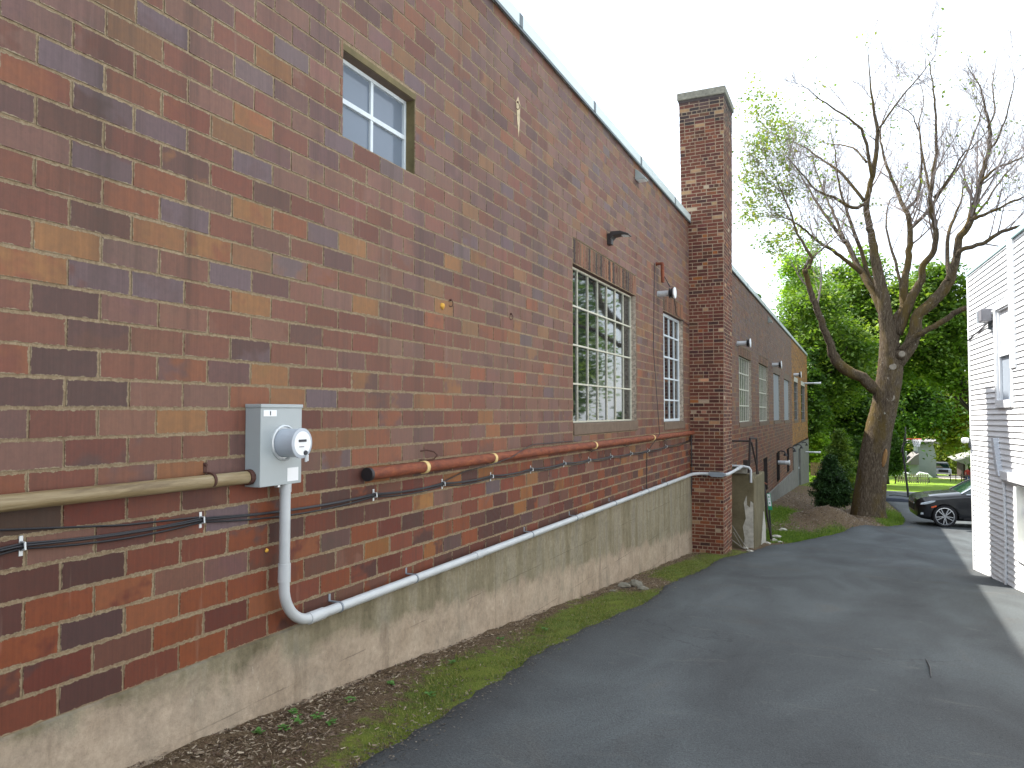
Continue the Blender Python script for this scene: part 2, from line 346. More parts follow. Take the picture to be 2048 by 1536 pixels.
def quads(name,V,mat,parent=None,tint=None,origin=None,**k):
    """V: (n,4,3) array of quads"""
    n=len(V); me=bpy.data.meshes.new(name); me.vertices.add(n*4); me.loops.add(n*4); me.polygons.add(n)
    me.vertices.foreach_set('co',np.ascontiguousarray(V,np.float32).ravel())
    me.loops.foreach_set('vertex_index',np.arange(n*4,dtype=np.int32))
    me.polygons.foreach_set('loop_start',np.arange(0,n*4,4,dtype=np.int32))
    me.update(calc_edges=True)
    if tint is not None:
        a=me.attributes.new('tint','FLOAT','FACE'); a.data.foreach_set('value',np.asarray(tint,np.float32))
    return link(name,me,mat,parent,origin=origin,**k)
def copy_tree(o,parent=None):
    c=o.copy(); COL.objects.link(c); c.parent=parent
    for ch in [x for x in bpy.data.objects if x.parent==o]: copy_tree(ch,c)
    return c

# ------------------------------------------------------------------ ground, road, lawn
def axis(parts):
    out=[]
    for a,b,st in parts:
        n=max(1,int(round((b-a)/st))); out+=[a+(b-a)*i/n for i in range(n)]
    return out+[parts[-1][1]]
def grass_mask(p,s):
    m=.0
    if s<17:
        m=.32+.16*ss(5,7,s)+.12*math.sin(s*1.7)
        m+=.22*ss(-2.9,-2.4,p)
        if p<-2.98: m-=.25
        for cs,cp,rs,rp,a in ((5.0,-2.62,.7,.25,.35),(3.3,-2.45,.9,.14,.18),(4.1,-2.85,.5,.12,-.2),(8.2,-2.62,1.9,.28,.55),(13.2,-2.72,1.0,.3,.7),(10.6,-2.7,.8,.3,-.45),(2.2,-2.85,1.0,.3,-.35),(16.2,-2.6,.7,.4,-.3)):
            m+=a*math.exp(-((s-cs)/rs)**2-((p-cp)/rp)**2)
    elif s<48:
        m=.25
        for cs,cp,rs,rp,a in ((21.5,-1.5,1.3,.9,.9),(27,-2.4,2.6,.6,.85),(29.5,1.0,2.0,.5,.8),(24,-.6,1.3,.5,.45),(26.5,-1.0,1.3,.95,-.9),(35,-2.4,4,.8,-.3),(31,-.3,3,1.0,-.6),(33,1.25,4,.4,.5)):
            m+=a*math.exp(-((s-cs)/rs)**2-((p-cp)/rp)**2)
    else: m=.75
    if p<-3.3 or p>12: m=.8
    return max(0,min(1,m))
def sheet(name,xs,ys,fz,mat,attr=None,fattr=None,mask=None):
    nx,ny=len(xs),len(ys); V=[(x,y,fz(x,y)) for y in ys for x in xs]
    Fc=[(j*nx+i,j*nx+i+1,(j+1)*nx+i+1,(j+1)*nx+i) for j in range(ny-1) for i in range(nx-1)]
    me=bpy.data.meshes.new(name); me.from_pydata(V,[],Fc); me.update()
    if attr:
        a=me.attributes.new(attr,'FLOAT','POINT'); a.data.foreach_set('value',np.array([fattr(x,y) for x,y,_ in V],np.float32))
    o=link(name,me,mat,smooth=True,sharp=0); prop(o,kind='structure'); return o
xs=axis([(-600,-100,100),(-100,-30,14),(-30,-3.4,3),(-3.4,3,.12),(3,12,1),(12,60,6),(60,600,60)])
ys=axis([(-60,-8,8),(-8,1,.6),(1,36,.16),(36,64,1),(64,130,4),(130,600,30)])
hn=lambda x,y:.012*math.sin(x*9.1+y*3.7)+.010*math.sin(x*17.3-y*11.1)+.006*math.sin(x*31+y*23)
sheet('ground',xs,ys,lambda x,y:G(x,y)+(hn(x,y) if -3.4<x<3 and 0<y<40 else 0)-(.045 if x>lerp(y,[(0,-2.3),(16,-2.3),(19,-1.8),(22,-.8),(27.5,1.2),(30,1.7),(80,1.7)]) and y<60 else 0),M['soil'],'grass',grass_mask)
# left edge of the asphalt, surveyed
EDGE=[(-60,-2.2),(-12,-2.2),(0,-2.2),(3.05,-2.24),(3.6,-2.27),(4.6,-2.34),(6.1,-2.43),(7.1,-2.43),(9,-2.33),(10.7,-2.48),(12.8,-2.36),(14.7,-2.43),(16.75,-2.12),(19.0,-1.92),(19.7,-1.62),(22.1,-.95),(24.6,-.22),(27.5,.93),(28.8,1.36),(30.5,1.55),(35,1.62),(40,1.45),(43.6,1.3),(50,1.0),(62,.8)]
def edge_p(s): return lerp(s,EDGE)+.012*math.sin(s*5.3)+.012*math.sin(s*13.1+1)+.010*math.sin(s*31)+.006*math.sin(s*67)
def road_z(x,y): return G(x,y)+.022+.010*math.sin(x*1.1+y*.35)
ry=axis([(-60,-8,8),(-8,0,1),(0,32,.14),(32,62,1)])
V=[];Fc=[];E_=[]; NX=44
for j,y in enumerate(ry):
    e=edge_p(y)
    for i in range(NX):
        if i==0: x,z,a=e-.035,G(e,y)-.02,1.
        else:
            d=.05*(i-1) if i<5 else .2+ (i-5)*.22 if i<20 else 3.5+(i-20)**1.75*.16
            x=e+d; z=road_z(x,y) if i>1 else road_z(x,y)-.006; a=max(0,1-d/.42)
        V.append((x,y,z)); E_.append(a)
for j in range(len(ry)-1):
    for i in range(NX-1): Fc.append((j*NX+i,j*NX+i+1,(j+1)*NX+i+1,(j+1)*NX+i))
me=bpy.data.meshes.new('road'); me.from_pydata(V,[],Fc); me.update()
a=me.attributes.new('edge','FLOAT','POINT'); a.data.foreach_set('value',np.array(E_,np.float32))
prop(link('road',me,M['asphalt'],smooth=True,sharp=0),kind='structure')
# far lawn beyond the parking area
ly=axis([(57.5,130,2.5)]); lx=axis([(-2,40,2)])
sheet('lawn',lx,ly,lambda x,y:G(x,y)+.05+(.0 if y>59 else -.02),M['lawn'])
prop(MB().add([(9.8,111,G(10,111)+.09),(40,108,G(40,108)+.09),(40,126,G(40,126)+.09),(9.8,126,G(10,126)+.09)],[(0,1,2,3)]).build('driveway',simple('pale_drive',C(190,180,165,1.),.9,var=.1)),kind='structure')

# blades of grass, chips of wood: nobody could count them
def strip_pts(n,s0,s1,pf0,pf1,f):
    out=[]
    while len(out)<n:
        s=random.uniform(s0,s1)**1.0; p=random.uniform(pf0(s),pf1(s))
        if f(p,s)>random.random(): out.append((p,s))
    return out
def blades(name,pts,h0,h1,w0,mat):
    n=len(pts); P=np.array(pts); z=np.array([G(p,s) for p,s in pts])+.0
    a=RNG.uniform(0,2*PI,n); h=RNG.uniform(h0,h1,n); lean=RNG.uniform(.1,1.1,n)*h; la=RNG.uniform(0,2*PI,n); wd=w0*RNG.uniform(.6,1.3,n)
    V=np.zeros((n,4,3)); dx,dy=np.cos(a)*wd,np.sin(a)*wd
    V[:,0]=np.stack([P[:,0]-dx,P[:,1]-dy,z],1); V[:,1]=np.stack([P[:,0]+dx,P[:,1]+dy,z],1)
    tx,ty=P[:,0]+np.cos(la)*lean,P[:,1]+np.sin(la)*lean
    V[:,2]=np.stack([tx+dx*.15,ty+dy*.15,z+h],1); V[:,3]=np.stack([tx-dx*.15,ty-dy*.15,z+h],1)
    return quads(name,V,mat,tint=RNG.random(n))
pn=lambda p,s:max(0,math.sin(p*7+s*2.1)*math.sin(s*3.3-p*4)*.5+.5)
from mathutils import noise as _mn
def gm(p,s):
    m=grass_mask(p,s); q=_mn.noise(Vector((p*5,s*4,0)))*.5+_mn.noise(Vector((p*16,s*14,3)))*.5; m=ss(.3,.8,m+.55*q); return m*(.15+.85*ss(-.3,.4,_mn.noise(Vector((p*30,s*30,7)))))
pts=strip_pts(34000,1.6,16.8,lambda s:-3.17,lambda s:edge_p(s)+.0,gm)
o=blades('grass',pts,.008,.032,.0020,M['strip_leaf']); prop(o,'short thin grass and moss on the strip of soil beside the drive','grass',kind='stuff')
pts=strip_pts(26000,19.5,44,lambda s:-3.1,lambda s:edge_p(s)+.02,gm)
o=blades('grass',pts,.02,.08,.006,M['leaf']); prop(o,'green grass beside the gravel and mound past the chimney','grass',kind='stuff')
def chips(name,pts,l0,l1,mat,label,asp=.3):
    n=len(pts); V=np.zeros((n,4,3))
    for i,(p,s) in enumerate(pts):
        a=random.uniform(0,2*PI); l=random.uniform(l0,l1); w_=l*random.uniform(asp*.5,asp); z=G(p,s)+random.uniform(.006,.018); t=random.uniform(-.3,.3)*l; t2=random.uniform(-.5,.5)*w_
        c,s_=math.cos(a),math.sin(a)
        for k,(u,v) in enumerate(((-1,-.6),(1,-1),(.8,1),(-1,.7))): V[i,k]=(p+(u*c*l-v*s_*w_)/2,s+(u*s_*l+v*c*w_)/2,z+u*t*.5+v*t2)
    o=quads(name,V,mat,tint=RNG.random(n)); return prop(o,label,'debris',kind='stuff')
chips('wood_chips',strip_pts(15000,1.5,17,lambda s:-3.17,lambda s:edge_p(s)-.02,lambda p,s:max(.05,.9-grass_mask(p,s)*1.4)*(1. if s<5 else .4)),.006,.034,leaf_mat('chip_mat',C(58,42,32,.9),C(98,78,60,.9),C(170,156,134,.9),0),'brown wood chips and leaf litter on the bare soil strip')
chips('leaf_litter',strip_pts(16000,21,40,lambda s:-3.1,lambda s:edge_p(s)-.02,lambda p,s:.9-grass_mask(p,s)),.012,.045,leaf_mat('litter_mat',C(80,66,54,.9),C(120,104,88,.9),C(176,164,148,.9),0),'dry leaf litter and gravel on the mound under the big tree',.6)
def edge_grit(n):
    out=[]
    while len(out)<n:
        s=1.8+15*random.random()**1.4; out.append((edge_p(s)+random.gauss(.02,.07),s))
    return out
gp=edge_grit(3800); V=np.zeros((len(gp),4,3))
for i,(p,s_) in enumerate(gp):
    r=random.uniform(.003,.009); z=(road_z(p,s_) if p>edge_p(s_) else G(p,s_))+.004; a=random.uniform(0,6.3)
    for k in range(4): V[i,k]=(p+r*math.cos(a+k*1.57)*random.uniform(.7,1.2),s_+r*math.sin(a+k*1.57)*random.uniform(.7,1.2),z+random.uniform(0,.006))
prop(quads('gravel',V,leaf_mat('grit_mat',C(52,52,52,.8),C(88,82,74,.75),C(140,132,120,.75),0),tint=RNG.random(len(gp))),'loose grit and crumbs along the asphalt edge','gravel',kind='stuff')
a_,b_=gr(1852,1325),gr(1862,1362); prop(MB().tube([a_+Vector((0,0,.030)),(a_+b_)/2+Vector((.012,0,.034)),b_+Vector((0,0,.030))],[.004,.009,.003],6).build('stick',M['black']),'dark thin stick lying on the asphalt near the right edge','stick')
for px,py,sz in ((600,1445,.05),(568,1462,.035),(632,1440,.04),(585,1430,.03),(520,1470,.03),(700,1405,.03),(782,1372,.025),(905,1330,.03),(1000,1282,.03),(1090,1262,.03),(860,1395,.03),(660,1452,.03)):
    g0=gr(px,py); V=[]
    for k in range(14):
        a=random.uniform(0,2*PI); r=random.uniform(.2,1)*sz; c=Vector((g0.x+math.cos(a)*r,g0.y+math.sin(a)*r,g0.z+random.uniform(.01,.035)))
        L_=random.uniform(.012,.022); u=Vector((math.cos(a),math.sin(a),random.uniform(-.4,.5))).normalized(); v=u.cross(Vector((0,0,1))).normalized()
        V.append([c-u*L_,c+v*L_*.6,c+u*L_,c-v*L_*.6])
        V.append([g0,g0+Vector((.001,0,0)),c+Vector((.001,0,0)),c])
    prop(quads('weed',np.array([[tuple(q) for q in f] for f in V]),M['weed']),'low broadleaf weeds sprouting from the soil by the foundation','weed','weeds by the foundation')

# ------------------------------------------------------------------ brick building
ZB,ZT=-1.334,4.062; H=.1349; L=.317
UP=[(.27,C(122,96,90,1.25)),(.18,C(134,102,88,1.25)),(.14,C(130,84,68,1.2)),(.05,C(146,94,64,1.2)),(.05,C(150,112,72,1.15)),(.13,C(108,86,86,1.2)),(.06,C(108,100,106,1.2)),(.03,C(88,70,70,1.2)),(.06,C(112,68,56,1.2))]  # paler, greyer upper blocks: weathering plus sky sheen baked into the colour
MID=[(.20,C(120,90,80,1.25)),(.16,C(130,92,76,1.25)),(.22,C(126,78,60,1.2)),(.07,C(150,88,54,1.25)),(.06,C(154,108,62,1.2)),(.11,C(102,78,76,1.2)),(.03,C(104,96,102,1.2)),(.04,C(90,68,62,1.2)),(.08,C(110,64,52,1.2))]
LOW=[(.10,C(104,70,58,1.25)),(.30,C(122,64,46,1.25)),(.12,C(136,72,40,1.25)),(.04,C(150,98,50,1.2)),(.14,C(88,56,50,1.2)),(.05,C(88,70,70,1.2)),(.06,C(72,50,48,1.2)),(.16,C(104,50,40,1.2))]
OCH=[(.4,C(168,112,34,.95)),(.3,C(150,98,34,.9)),(.3,C(128,80,36,.85))]
def pick(P,kw=0,kd=0):
    P=[(a*(1+3*max(0,kw)) if c[0]>2.6*c[2] and c[0]>.25 else a*(1+3*max(0,kd)) if c[0]<.12 else a,c) for a,c in P]
    r=random.random()*sum(a for a,_ in P)
    for a,c in P:
        r-=a
        if r<=0: break
    k=random.uniform(.86,1.14); return tuple(min(1,x*k*random.uniform(.96,1.04)) for x in c[:3])
SL=C(98,90,98,1.2);DP=C(70,56,58,1.2);OR=C(150,90,56,1.2);OC=C(164,118,66,1.25);MR=C(106,50,40,1.2);BG=C(108,102,112,1.2);BK=C(50,46,50,1.2);RD=C(136,76,58,1.15);DB=C(86,62,54,1.2)
KNOWN=[(190,205,SL,DP),(150,250,DB,DB),(200,325,SL,MR),(75,155,OR,RD),(375,230,RD,OR),(310,360,OR,OR),(260,395,OR,OR),(135,480,OC,OC),(60,520,OC,OR),(410,490,OC,OR),(455,555,BG,BG),(195,550,SL,MR),(130,600,DP,DP),(195,665,DP,DB),(130,722,BK,BK),(30,720,OR,RD),(190,785,BK,DP),(80,785,DP,DP),(360,850,OC,OC),(190,910,MR,DP),(500,795,OR,OR),(640,805,BG,BG),(440,850,RD,RD),(500,430,OC,OR),(570,445,OR,OR),(500,610,OC,OR),(185,440,DB,DB),(360,580,BG,SL),(740,610,OC,OC),(700,490,OC,OC),(870,600,OC,OC),(860,1010,OC,OR),(900,530,OC,OC),(520,700,DP,SL),(730,690,RD,OR),(670,760,RD,RD),(60,1040,C(66,60,50),C(66,60,50)),(190,1035,MR,DP),(240,1185,OR,MR),(310,1230,OR,OR),(150,1265,DP,DP),(120,1330,MR,DP),(500,1210,OR,OR),(575,1090,OR,MR),(90,100,BG,SL),(300,60,BG,SL),(480,330,BG,SL),(350,420,BG,SL),(470,370,RD,RD),(700,95,C(150,110,80),C(150,110,80))]
KN={}
def bid(s,z):
    r=int((z-ZB)//H); ph=(1.983+(L/2 if r%2==0 else 0))%L; return r,int((s-ph)//L)
for px,py,a,b in KNOWN: KN[bid(*wl(px,py))]=(a[:3],b[:3])
class Blocks:
    def __init__(s): s.v=[];s.f=[];s.c=[];s.c2=[];s.uv=[];s.hf=[]
    def put(s,P0,U,W,N,l,h,c,c2,dep=.004,jit=.0012):
        """block face with corner P0, along unit U length l, up W height h, out N"""
        n=len(s.v); j=lambda:random.uniform(-jit,jit); d=dep+random.uniform(-.0012,.0018)
        q=[P0+U*(a*l+j())+W*(b*h+j()) for a,b in((0,0),(1,0),(1,1),(0,1))]
        s.v+= [tuple(x+N*d) for x in q]+[tuple(x-N*.006) for x in q]
        uv=[(-l/2,-h/2),(l/2,-h/2),(l/2,h/2),(-l/2,h/2)]
        faces=[((0,1,2,3),uv)]+[((k,4+k,4+(k+1)%4,(k+1)%4),[uv[k],uv[k],uv[(k+1)%4],uv[(k+1)%4]]) for k in range(4)]
        for idx,u in faces:
            s.f.append(tuple(n+i for i in idx)); s.c+=[c]*4; s.c2+=[c2]*4; s.uv+=u; s.hf+=[(l/2,h/2)]*4
    def mesh(s,name):
        me=bpy.data.meshes.new(name); me.from_pydata(s.v,[],s.f); me.update()
        for nm,dat in(('col',s.c),('col2',s.c2)):
            a=me.attributes.new(nm,'FLOAT_COLOR','CORNER'); arr=np.ones((len(dat),4),np.float32); arr[:,:3]=np.array(dat)[:,:3]; a.data.foreach_set('color',arr.ravel())
        for nm,dat in(('uv',s.uv),('half',s.hf)):
            u=me.uv_layers.new(name=nm); u.data.foreach_set('uv',np.array(dat,np.float32).ravel())
        return me
bld=thing('brick_building','long industrial building of mottled red, plum and ochre block on a concrete foundation','building',(-3.19,16,-3))
OPN=[]   # openings s0,s1,z0,z1
W1=(4.08,5.0,1.905,2.56); W2=(8.66,11.6,-.145,1.86); W3=(13.45,15.17,-.19,1.86)
OPN+=[(W1[0]-.0,W1[1],W1[2]-.0,W1[3]),(8.66,11.6,-.30,2.19),(13.45,15.17,-.33,2.19)]
FAR=[(23.1,26.05,-.33,1.71),(28.2,31.4,-.37,1.78),(33.4,36.4,-.39,1.66),(38.5,41.8,-.44,1.61),(45.0,48.1,-.5,1.70),(50.9,54.9,-.56,1.68)]
for a,b,c,d in FAR: OPN.append((a,b,c-.15,d+.3))
SLOT=[(29.3,30.7,-3.05,-1.78),(34.3,35.8,-3.1,-1.82),(39.6,41.1,-3.1,-1.9)]
OPN+=SLOT
bk=Blocks(); mo=MB()
def segs(a,b,z0,z1):
    iv=[(a,b)]
    for s0,s1,q0,q1 in OPN:
        if q0<(z0+z1)/2<q1:
            nv=[]
            for x,y in iv:
                if s1<=x or s0>=y: nv.append((x,y)); continue
                if x<s0: nv.append((x,s0))
                if y>s1: nv.append((s1,y))
            iv=nv
    return iv
MU=C(122,90,78,1.2); MU2=C(114,70,54,1.15)
U,W_,N=Vector((0,1,0)),Vector((0,0,1)),Vector((1,0,0))
S0,S1=-4.0,57.7
for r in range(-14,40):
    z0=ZB+r*H; z1=z0+H
    a,b=(S0,S1) if r>=0 else (17.,S1)
    if z0<-2.0: b=43.4
    if r<0 : a=17.
    ph=(1.983+(L/2 if r%2==0 else 0))%L
    rects=[(a,b,z0,z1)]
    for o0,o1,q0,q1 in OPN:
        nr_=[]
        for x,y,c0,c1 in rects:
            if o1<=x or o0>=y or q1<=c0+.004 or q0>=c1-.004: nr_.append((x,y,c0,c1)); continue
            if x<o0: nr_.append((x,o0,c0,c1))
            if y>o1: nr_.append((o1,y,c0,c1))
            if q0-c0>.012: nr_.append((max(x,o0),min(y,o1),c0,q0))
            if c1-q1>.012: nr_.append((max(x,o0),min(y,o1),q1,c1))
        rects=nr_
    for x,y,c0,c1 in rects:
        mo.add([(-D,x,c0),(-D,y,c0),(-D,y,c1),(-D,x,c1)],[(0,1,2,3)])
        k=int((x-ph)//L)
        while ph+k*L<y:
            b0,b1=max(x,ph+k*L),min(y,ph+(k+1)*L)
            jl=.0062; lo=b0+(jl if b0>x+1e-6 else .003); hi=b1-(jl if b1<y-1e-6 else .003)
            if hi-lo>.02 and c1-c0>.02:
                st=random.getstate(); random.seed(r*9173+k*31+5)
                if b0>43.3: pal=OCH
                else:
                    t=random.random(); tz=ss(-1.3,.2,z0); pal=LOW if t>tz else (MID if random.random()>ss(.2,2.6,z0) else UP)
                kw=_mn.noise(Vector((b0*.8,z0*1.1,2.)))*2-.2; kd=_mn.noise(Vector((b0*.7,z0*.9,9.)))*2-.2
                ca=pick(pal,kw,kd); cb=pick(pal,kw,kd) if random.random()<.3 else tuple(v*random.uniform(.9,1.1) for v in ca)
                if (r,k) in KN: ca,cb=KN[(r,k)]
                mu=MU2 if z0<-.5 else MU; q_=.28 if z0<-.5 else .46
                if b0<43.3: ca=tuple(.70*(v*(1-q_)+m*q_) for v,m in zip(ca,mu)); cb=tuple(.70*(v*(1-q_)+m*q_) for v,m in zip(cb,mu))
                random.setstate(st)
                bk.put(Vector((-D,lo,c0+.0078)),U,W_,N,hi-lo,(c1-c0)-.0148,ca,cb)
            k+=1
wall=link('wall',bk.mesh('wall'),M['block'],bld)
mo.build('mortar',M['mortar'],wall)
# far walls and roof (bulk of the building)
mb=MB(); mb.box(-24,S0,-8,-23.7,S1,4.05); mb.box(-23.7,S1-.3,-8,-3.195,S1-.004,4.05); mb.box(-23.7,S0,-8,-3.195,S0+.3,4.05)
mb.build('outer_wall',simple('plain_brick',C(110,74,62,1.2),.85,var=.3,scale=9),bld)
mb=MB(); mb.box(-23.7,S0+.3,3.6,-3.6,S1-.3,3.75); mb.build('roof',M['roof'],bld)
mb=MB(); mb.box(-3.6,S0,2.7,-3.32,S1,4.055); mb.build('parapet',M['roof'],bld)
# black backing standing in for the darkness inside the openings
mb=MB(); mb.box(-3.9,S0+.3,-8,-3.42,S1-.3,2.69); mb.build('dark_backing',M['black'],bld)
# foundation
mb=MB()
mb.add([(-3.165,S0,ZB-.004),(-3.165,17.2,ZB-.004),(-3.165,17.2,-4.2),(-3.165,S0,-4.2)],[(3,2,1,0)])
ny=90
mb.add([(-3.165,S0,ZB-.004),(-3.165,17.2,ZB-.004),(-3.21,17.2,ZB+.006),(-3.21,S0,ZB+.006)],[(0,1,2,3)])
mb.build('foundation',M['concrete'],bld)
zf=ZB-14*H
mb=MB(); mb.box(-3.4,17.2,-9,-3.12,43.4,zf-.003); mb.build('foundation',M['greycon'],bld)
mb=MB(); mb.box(-3.4,43.402,-9,-3.14,46.9,-2.0); mb.box(-3.4,49.0,-9,-3.14,S1,-2.0); mb.box(-3.4,46.9,-2.25,-3.14,49.0,-2.0); mb.build('rendered_wall',M['greycon'],bld)
dr=MB().box(-3.36,46.92,-9,-3.26,48.98,-2.26).build('door',simple('grey_door',C(120,128,132),.5,var=.08),bld)
MB().box(-3.255,48.6,-3.5,-3.2,48.75,-3.4).build('handle',M['galv'],dr)
MB().box(-3.257,47.3,-3.2,-3.25,48.6,-2.5).build('door_pane',M['glass'],dr)
# coping
cp=MB(); cp.prism([(-3.19+.055,4.05),(-3.19+.055,4.19),(-3.62,4.21),(-3.62,4.05)],1,S0,S1+.05)
cop=cp.build('coping',M['coping'],bld)
for s in (wl(1033,30)[0],wl(1182,206)[0],wl(1276,318)[0],wl(1345,395)[0],20.5,25,30,36,43,50,2.,-1.):
    MB().box(-3.155,s-.04,4.05,-3.131,s+.04,4.185).build('seam',M['seam'],cop)
MB().box(-3.15,S0,4.02,-3.137,S1,4.052).build('drip_edge',M['seam'],cop)
# windows
def window(s0,s1,z0,z1,cols,rows,mat,rec=.10,bw=.016,rw=.03,fr=.03,glass='glass',soldier=True,sill=True,lint=None,zrows=None,jambmat='jamb'):
    xo=-D-rec; f=MB()
    f.box(xo-.02,s0,z0,xo+.02,s0+fr,z1); f.box(xo-.02,s1-fr,z0,xo+.02,s1,z1); f.box(xo-.02,s0+fr,z0,xo+.02,s1-fr,z0+fr); f.box(xo-.02,s0+fr,z1-fr,xo+.02,s1-fr,z1)
    for i in range(1,cols):
        c=s0+(s1-s0)*i/cols; f.box(xo-.012,c-bw,z0+fr,xo+.016,c+bw,z1-fr)
    for j in range(1,rows):
        c=z0+(z1-z0)*j/rows; f.box(xo-.018,s0+fr,c-rw/2,xo+.022,s1-fr,c+rw/2)
    wo=f.build('window',mat,bld,bevel=.002)
    MB().box(xo-.008,s0+fr*.5,z0+fr*.5,xo-.002,s1-fr*.5,z1-fr*.5).build('pane',M[glass],wo)
    # jambs
    j=MB(); t=.03
    j.box(-3.41,s1-.002,z0,-D-.004,s1+t,z1+.02).build('jamb',M[jambmat],wo)
    MB().box(-3.41,s0-t,z0,-D-.004,s0+.002,z1+.02).build('jamb',M[jambmat],wo)
    j=MB().box(-3.41,s0-t,z1,-D-.006,s1+t,z1+.03); j.build('head',M['darkrust'] if soldier else M['sill'],wo)
    if soldier:
        b=Blocks(); n=int((s1-s0+.02)/.098); 
        hh=2.19-z1-.01 if s0<16 else .29
        for i in range(n):
            w=(s1-s0)/n; c=pick([(.5,C(112,74,58,.72)),(.3,C(140,94,68,.85)),(.2,C(70,50,44,.65))]); b.put(Vector((-D,s0+i*w+.010,z1+.010)),U,W_,N,w-.020,hh-.018,c,c,dep=.006)
        li=link('lintel',b.mesh('lintel'),M['block'],wo); MB().box(-D-.012,s0,z1+.001,-D,s1,z1+hh).build('lintel_mortar',M['mortar'],wo)
    if sill:
        k=MB(); k.box(-3.35,s0-.0,z0-.15,-D+.02,s1+.03,z0-.004); k.build('sill',M['sill'],wo,bevel=.008)
    return wo
o=window(*W2,7,4,M['cream_bar'],bw=.009,rw=.022,fr=.024)
o=window(*W3,4,5,M['white_bar'],bw=.014,fr=.05)
# high window: 2 x 2, concrete surround
o=window(W1[0],W1[1]-.0,W1[2],W1[3]-.05,2,2,M['white_bar'],rec=.10,bw=.016,rw=.036,fr=.028,glass='skyglass',soldier=False,sill=False,jambmat='olive')
mb=MB(); mb.box(-3.3,W1[0]-.01,W1[3]-.048,-D+.004,W1[1]+.015,W1[3]-.001); mb.build('lintel',M['olive'],o)
for i,(a,b,c,d) in enumerate(FAR):
    if i<2: window(a,b,c,d,7,4,M['cream_bar'],bw=.014,rw=.04)
    elif i<4:
        wo=MB().box(-D-.1,a,c,-D-.06,b,d).build('window',M['panel'],bld)
        MB().box(-3.35,a,c-.15,-D+.02,b+.03,c-.004).build('sill',M['sill'],wo)
        MB().box(-3.35,a,d+.002,-D+.003,b,d+.298).build('lintel',M['sill'],wo)
        MB().box(-3.41,b-.002,c,-D-.004,b+.03,d).build('jamb',M['jamb'],wo)
    else: 
        wo=window(a,b,c,d,3,4,M['seam'],soldier=False); MB().box(-3.3,a,d+.031,-D+.003,b,d+.299).build('lintel',M['patchcon'],wo)
for a,b,c,d in SLOT:
    wo=MB().box(-3.41,a,c,-3.36,b,d).build('window',M['black'],bld)
    MB().box(-3.41,b-.002,c,-D-.004,b+.12,d).build('jamb',M['darkiron'],wo); MB().box(-3.41,a-.1,c,-D-.004,a+.002,d).build('jamb',M['darkiron'],wo)
    MB().box(-3.4,a,d,-D-.004,b,d+.03).build('head',M['darkiron'],wo)

# ------------------------------------------------------------------ chimney
ch=thing('chimney','tall square red brick chimney stack standing against the building wall','chimney',(-2.85,16.35,-3))
cb=Blocks(); cm=MB()
def chx(z,side): # leaning edges
    t=(z+3.0)/9.8
    return (-2.527+.105*t) if side else (-3.215-.15*t if z>4.0 else -3.215)
CZ0,CZ1=-3.25,6.70; ch_h=.0745; y0c,y1c=15.80,16.92
CP=[(.5,C(112,64,52,.85)),(.28,C(94,56,48,.85)),(.12,C(130,80,60,.85)),(.07,C(78,52,48,.85)),(.02,C(160,98,54,.9)),(.01,C(190,160,128,.8))]
CPL=[(.4,C(130,72,52,.85)),(.35,C(114,64,48,.85)),(.15,C(150,84,54,.85)),(.1,C(94,56,46,.85))]
CPT=[(.5,C(72,60,60,.8)),(.3,C(92,70,66,.8)),(.2,C(116,74,62,.8))]
nr=int((CZ1-CZ0)/ch_h)
for r in range(nr):
    z0=CZ0+r*ch_h; zt=z0+ch_h
    pal=CPT if z0>6.1 and random.random()<.75 else (CPL if z0<-1.4 and random.random()<.7 else CP)
    for face in(0,1,2,3):
        xa,xb=chx(z0,0),chx(z0,1)
        if face==0: P0,Uv,Nv,ln=Vector((xa,y0c,z0)),Vector((1,0,0)),Vector((0,-1,0)),xb-xa
        elif face==1: P0,Uv,Nv,ln=Vector((xb,y0c,z0)),Vector((0,1,0)),Vector((1,0,0)),y1c-y0c
        elif face==2: P0,Uv,Nv,ln=Vector((xb,y1c,z0)),Vector((-1,0,0)),Vector((0,1,0)),xb-xa
        else:
            if z0<3.9: continue
            P0,Uv,Nv,ln=Vector((xa,y1c,z0)),Vector((0,-1,0)),Vector((-1,0,0)),y1c-y0c
        q=[P0,P0+Uv*ln,P0+Uv*ln+Vector((0,0,ch_h+.001)),P0+Vector((0,0,ch_h+.001))]; cm.add(q,[(0,1,2,3)])
        head=random.random()<.2; bl=.106 if head else .212
        x=-(bl/2 if (r%2) else random.choice((0,.0))*bl)
        while x<ln:
            bl_=.106 if (head or random.random()<.12) else .212
            a,b=max(0,x),min(ln,x+bl_)
            if b-a>.03:
                c=pick(pal)
                sp=random.random()
                if sp<.025: c=tuple(C(176,140,106,.8)[:3])
                cb.put(P0+Uv*(a+(.005 if a>0 else 0))+Vector((0,0,.0065)),Uv,W_,Nv,b-a-(.010 if a>0 and b<ln else .005),ch_h-.013,c,tuple(v*random.uniform(.8,1.2) for v in c),dep=.005+random.choice((0,0,0,-.004,.002)),jit=.002)
            x+=bl_
st=link('stack',cb.mesh('stack'),M['brick'],ch); cm.build('mortar',M['cmortar'],st)
xa,xb=chx(6.7,0),chx(6.7,1)
MB().box(xa-.04,y0c-.04,6.70,xb+.04,y1c+.05,6.86).build('cap',M['capcon'],ch,bevel=.015)
for fz,oz in ((0,0),):
    MB().box(xa-.012,y0c-.012,6.64,xb+.012,y1c+.012,6.698).build('cap_course',simple('sooty_brick',C(66,58,56),.9,var=.4,scale=22,bump=.4),ch)

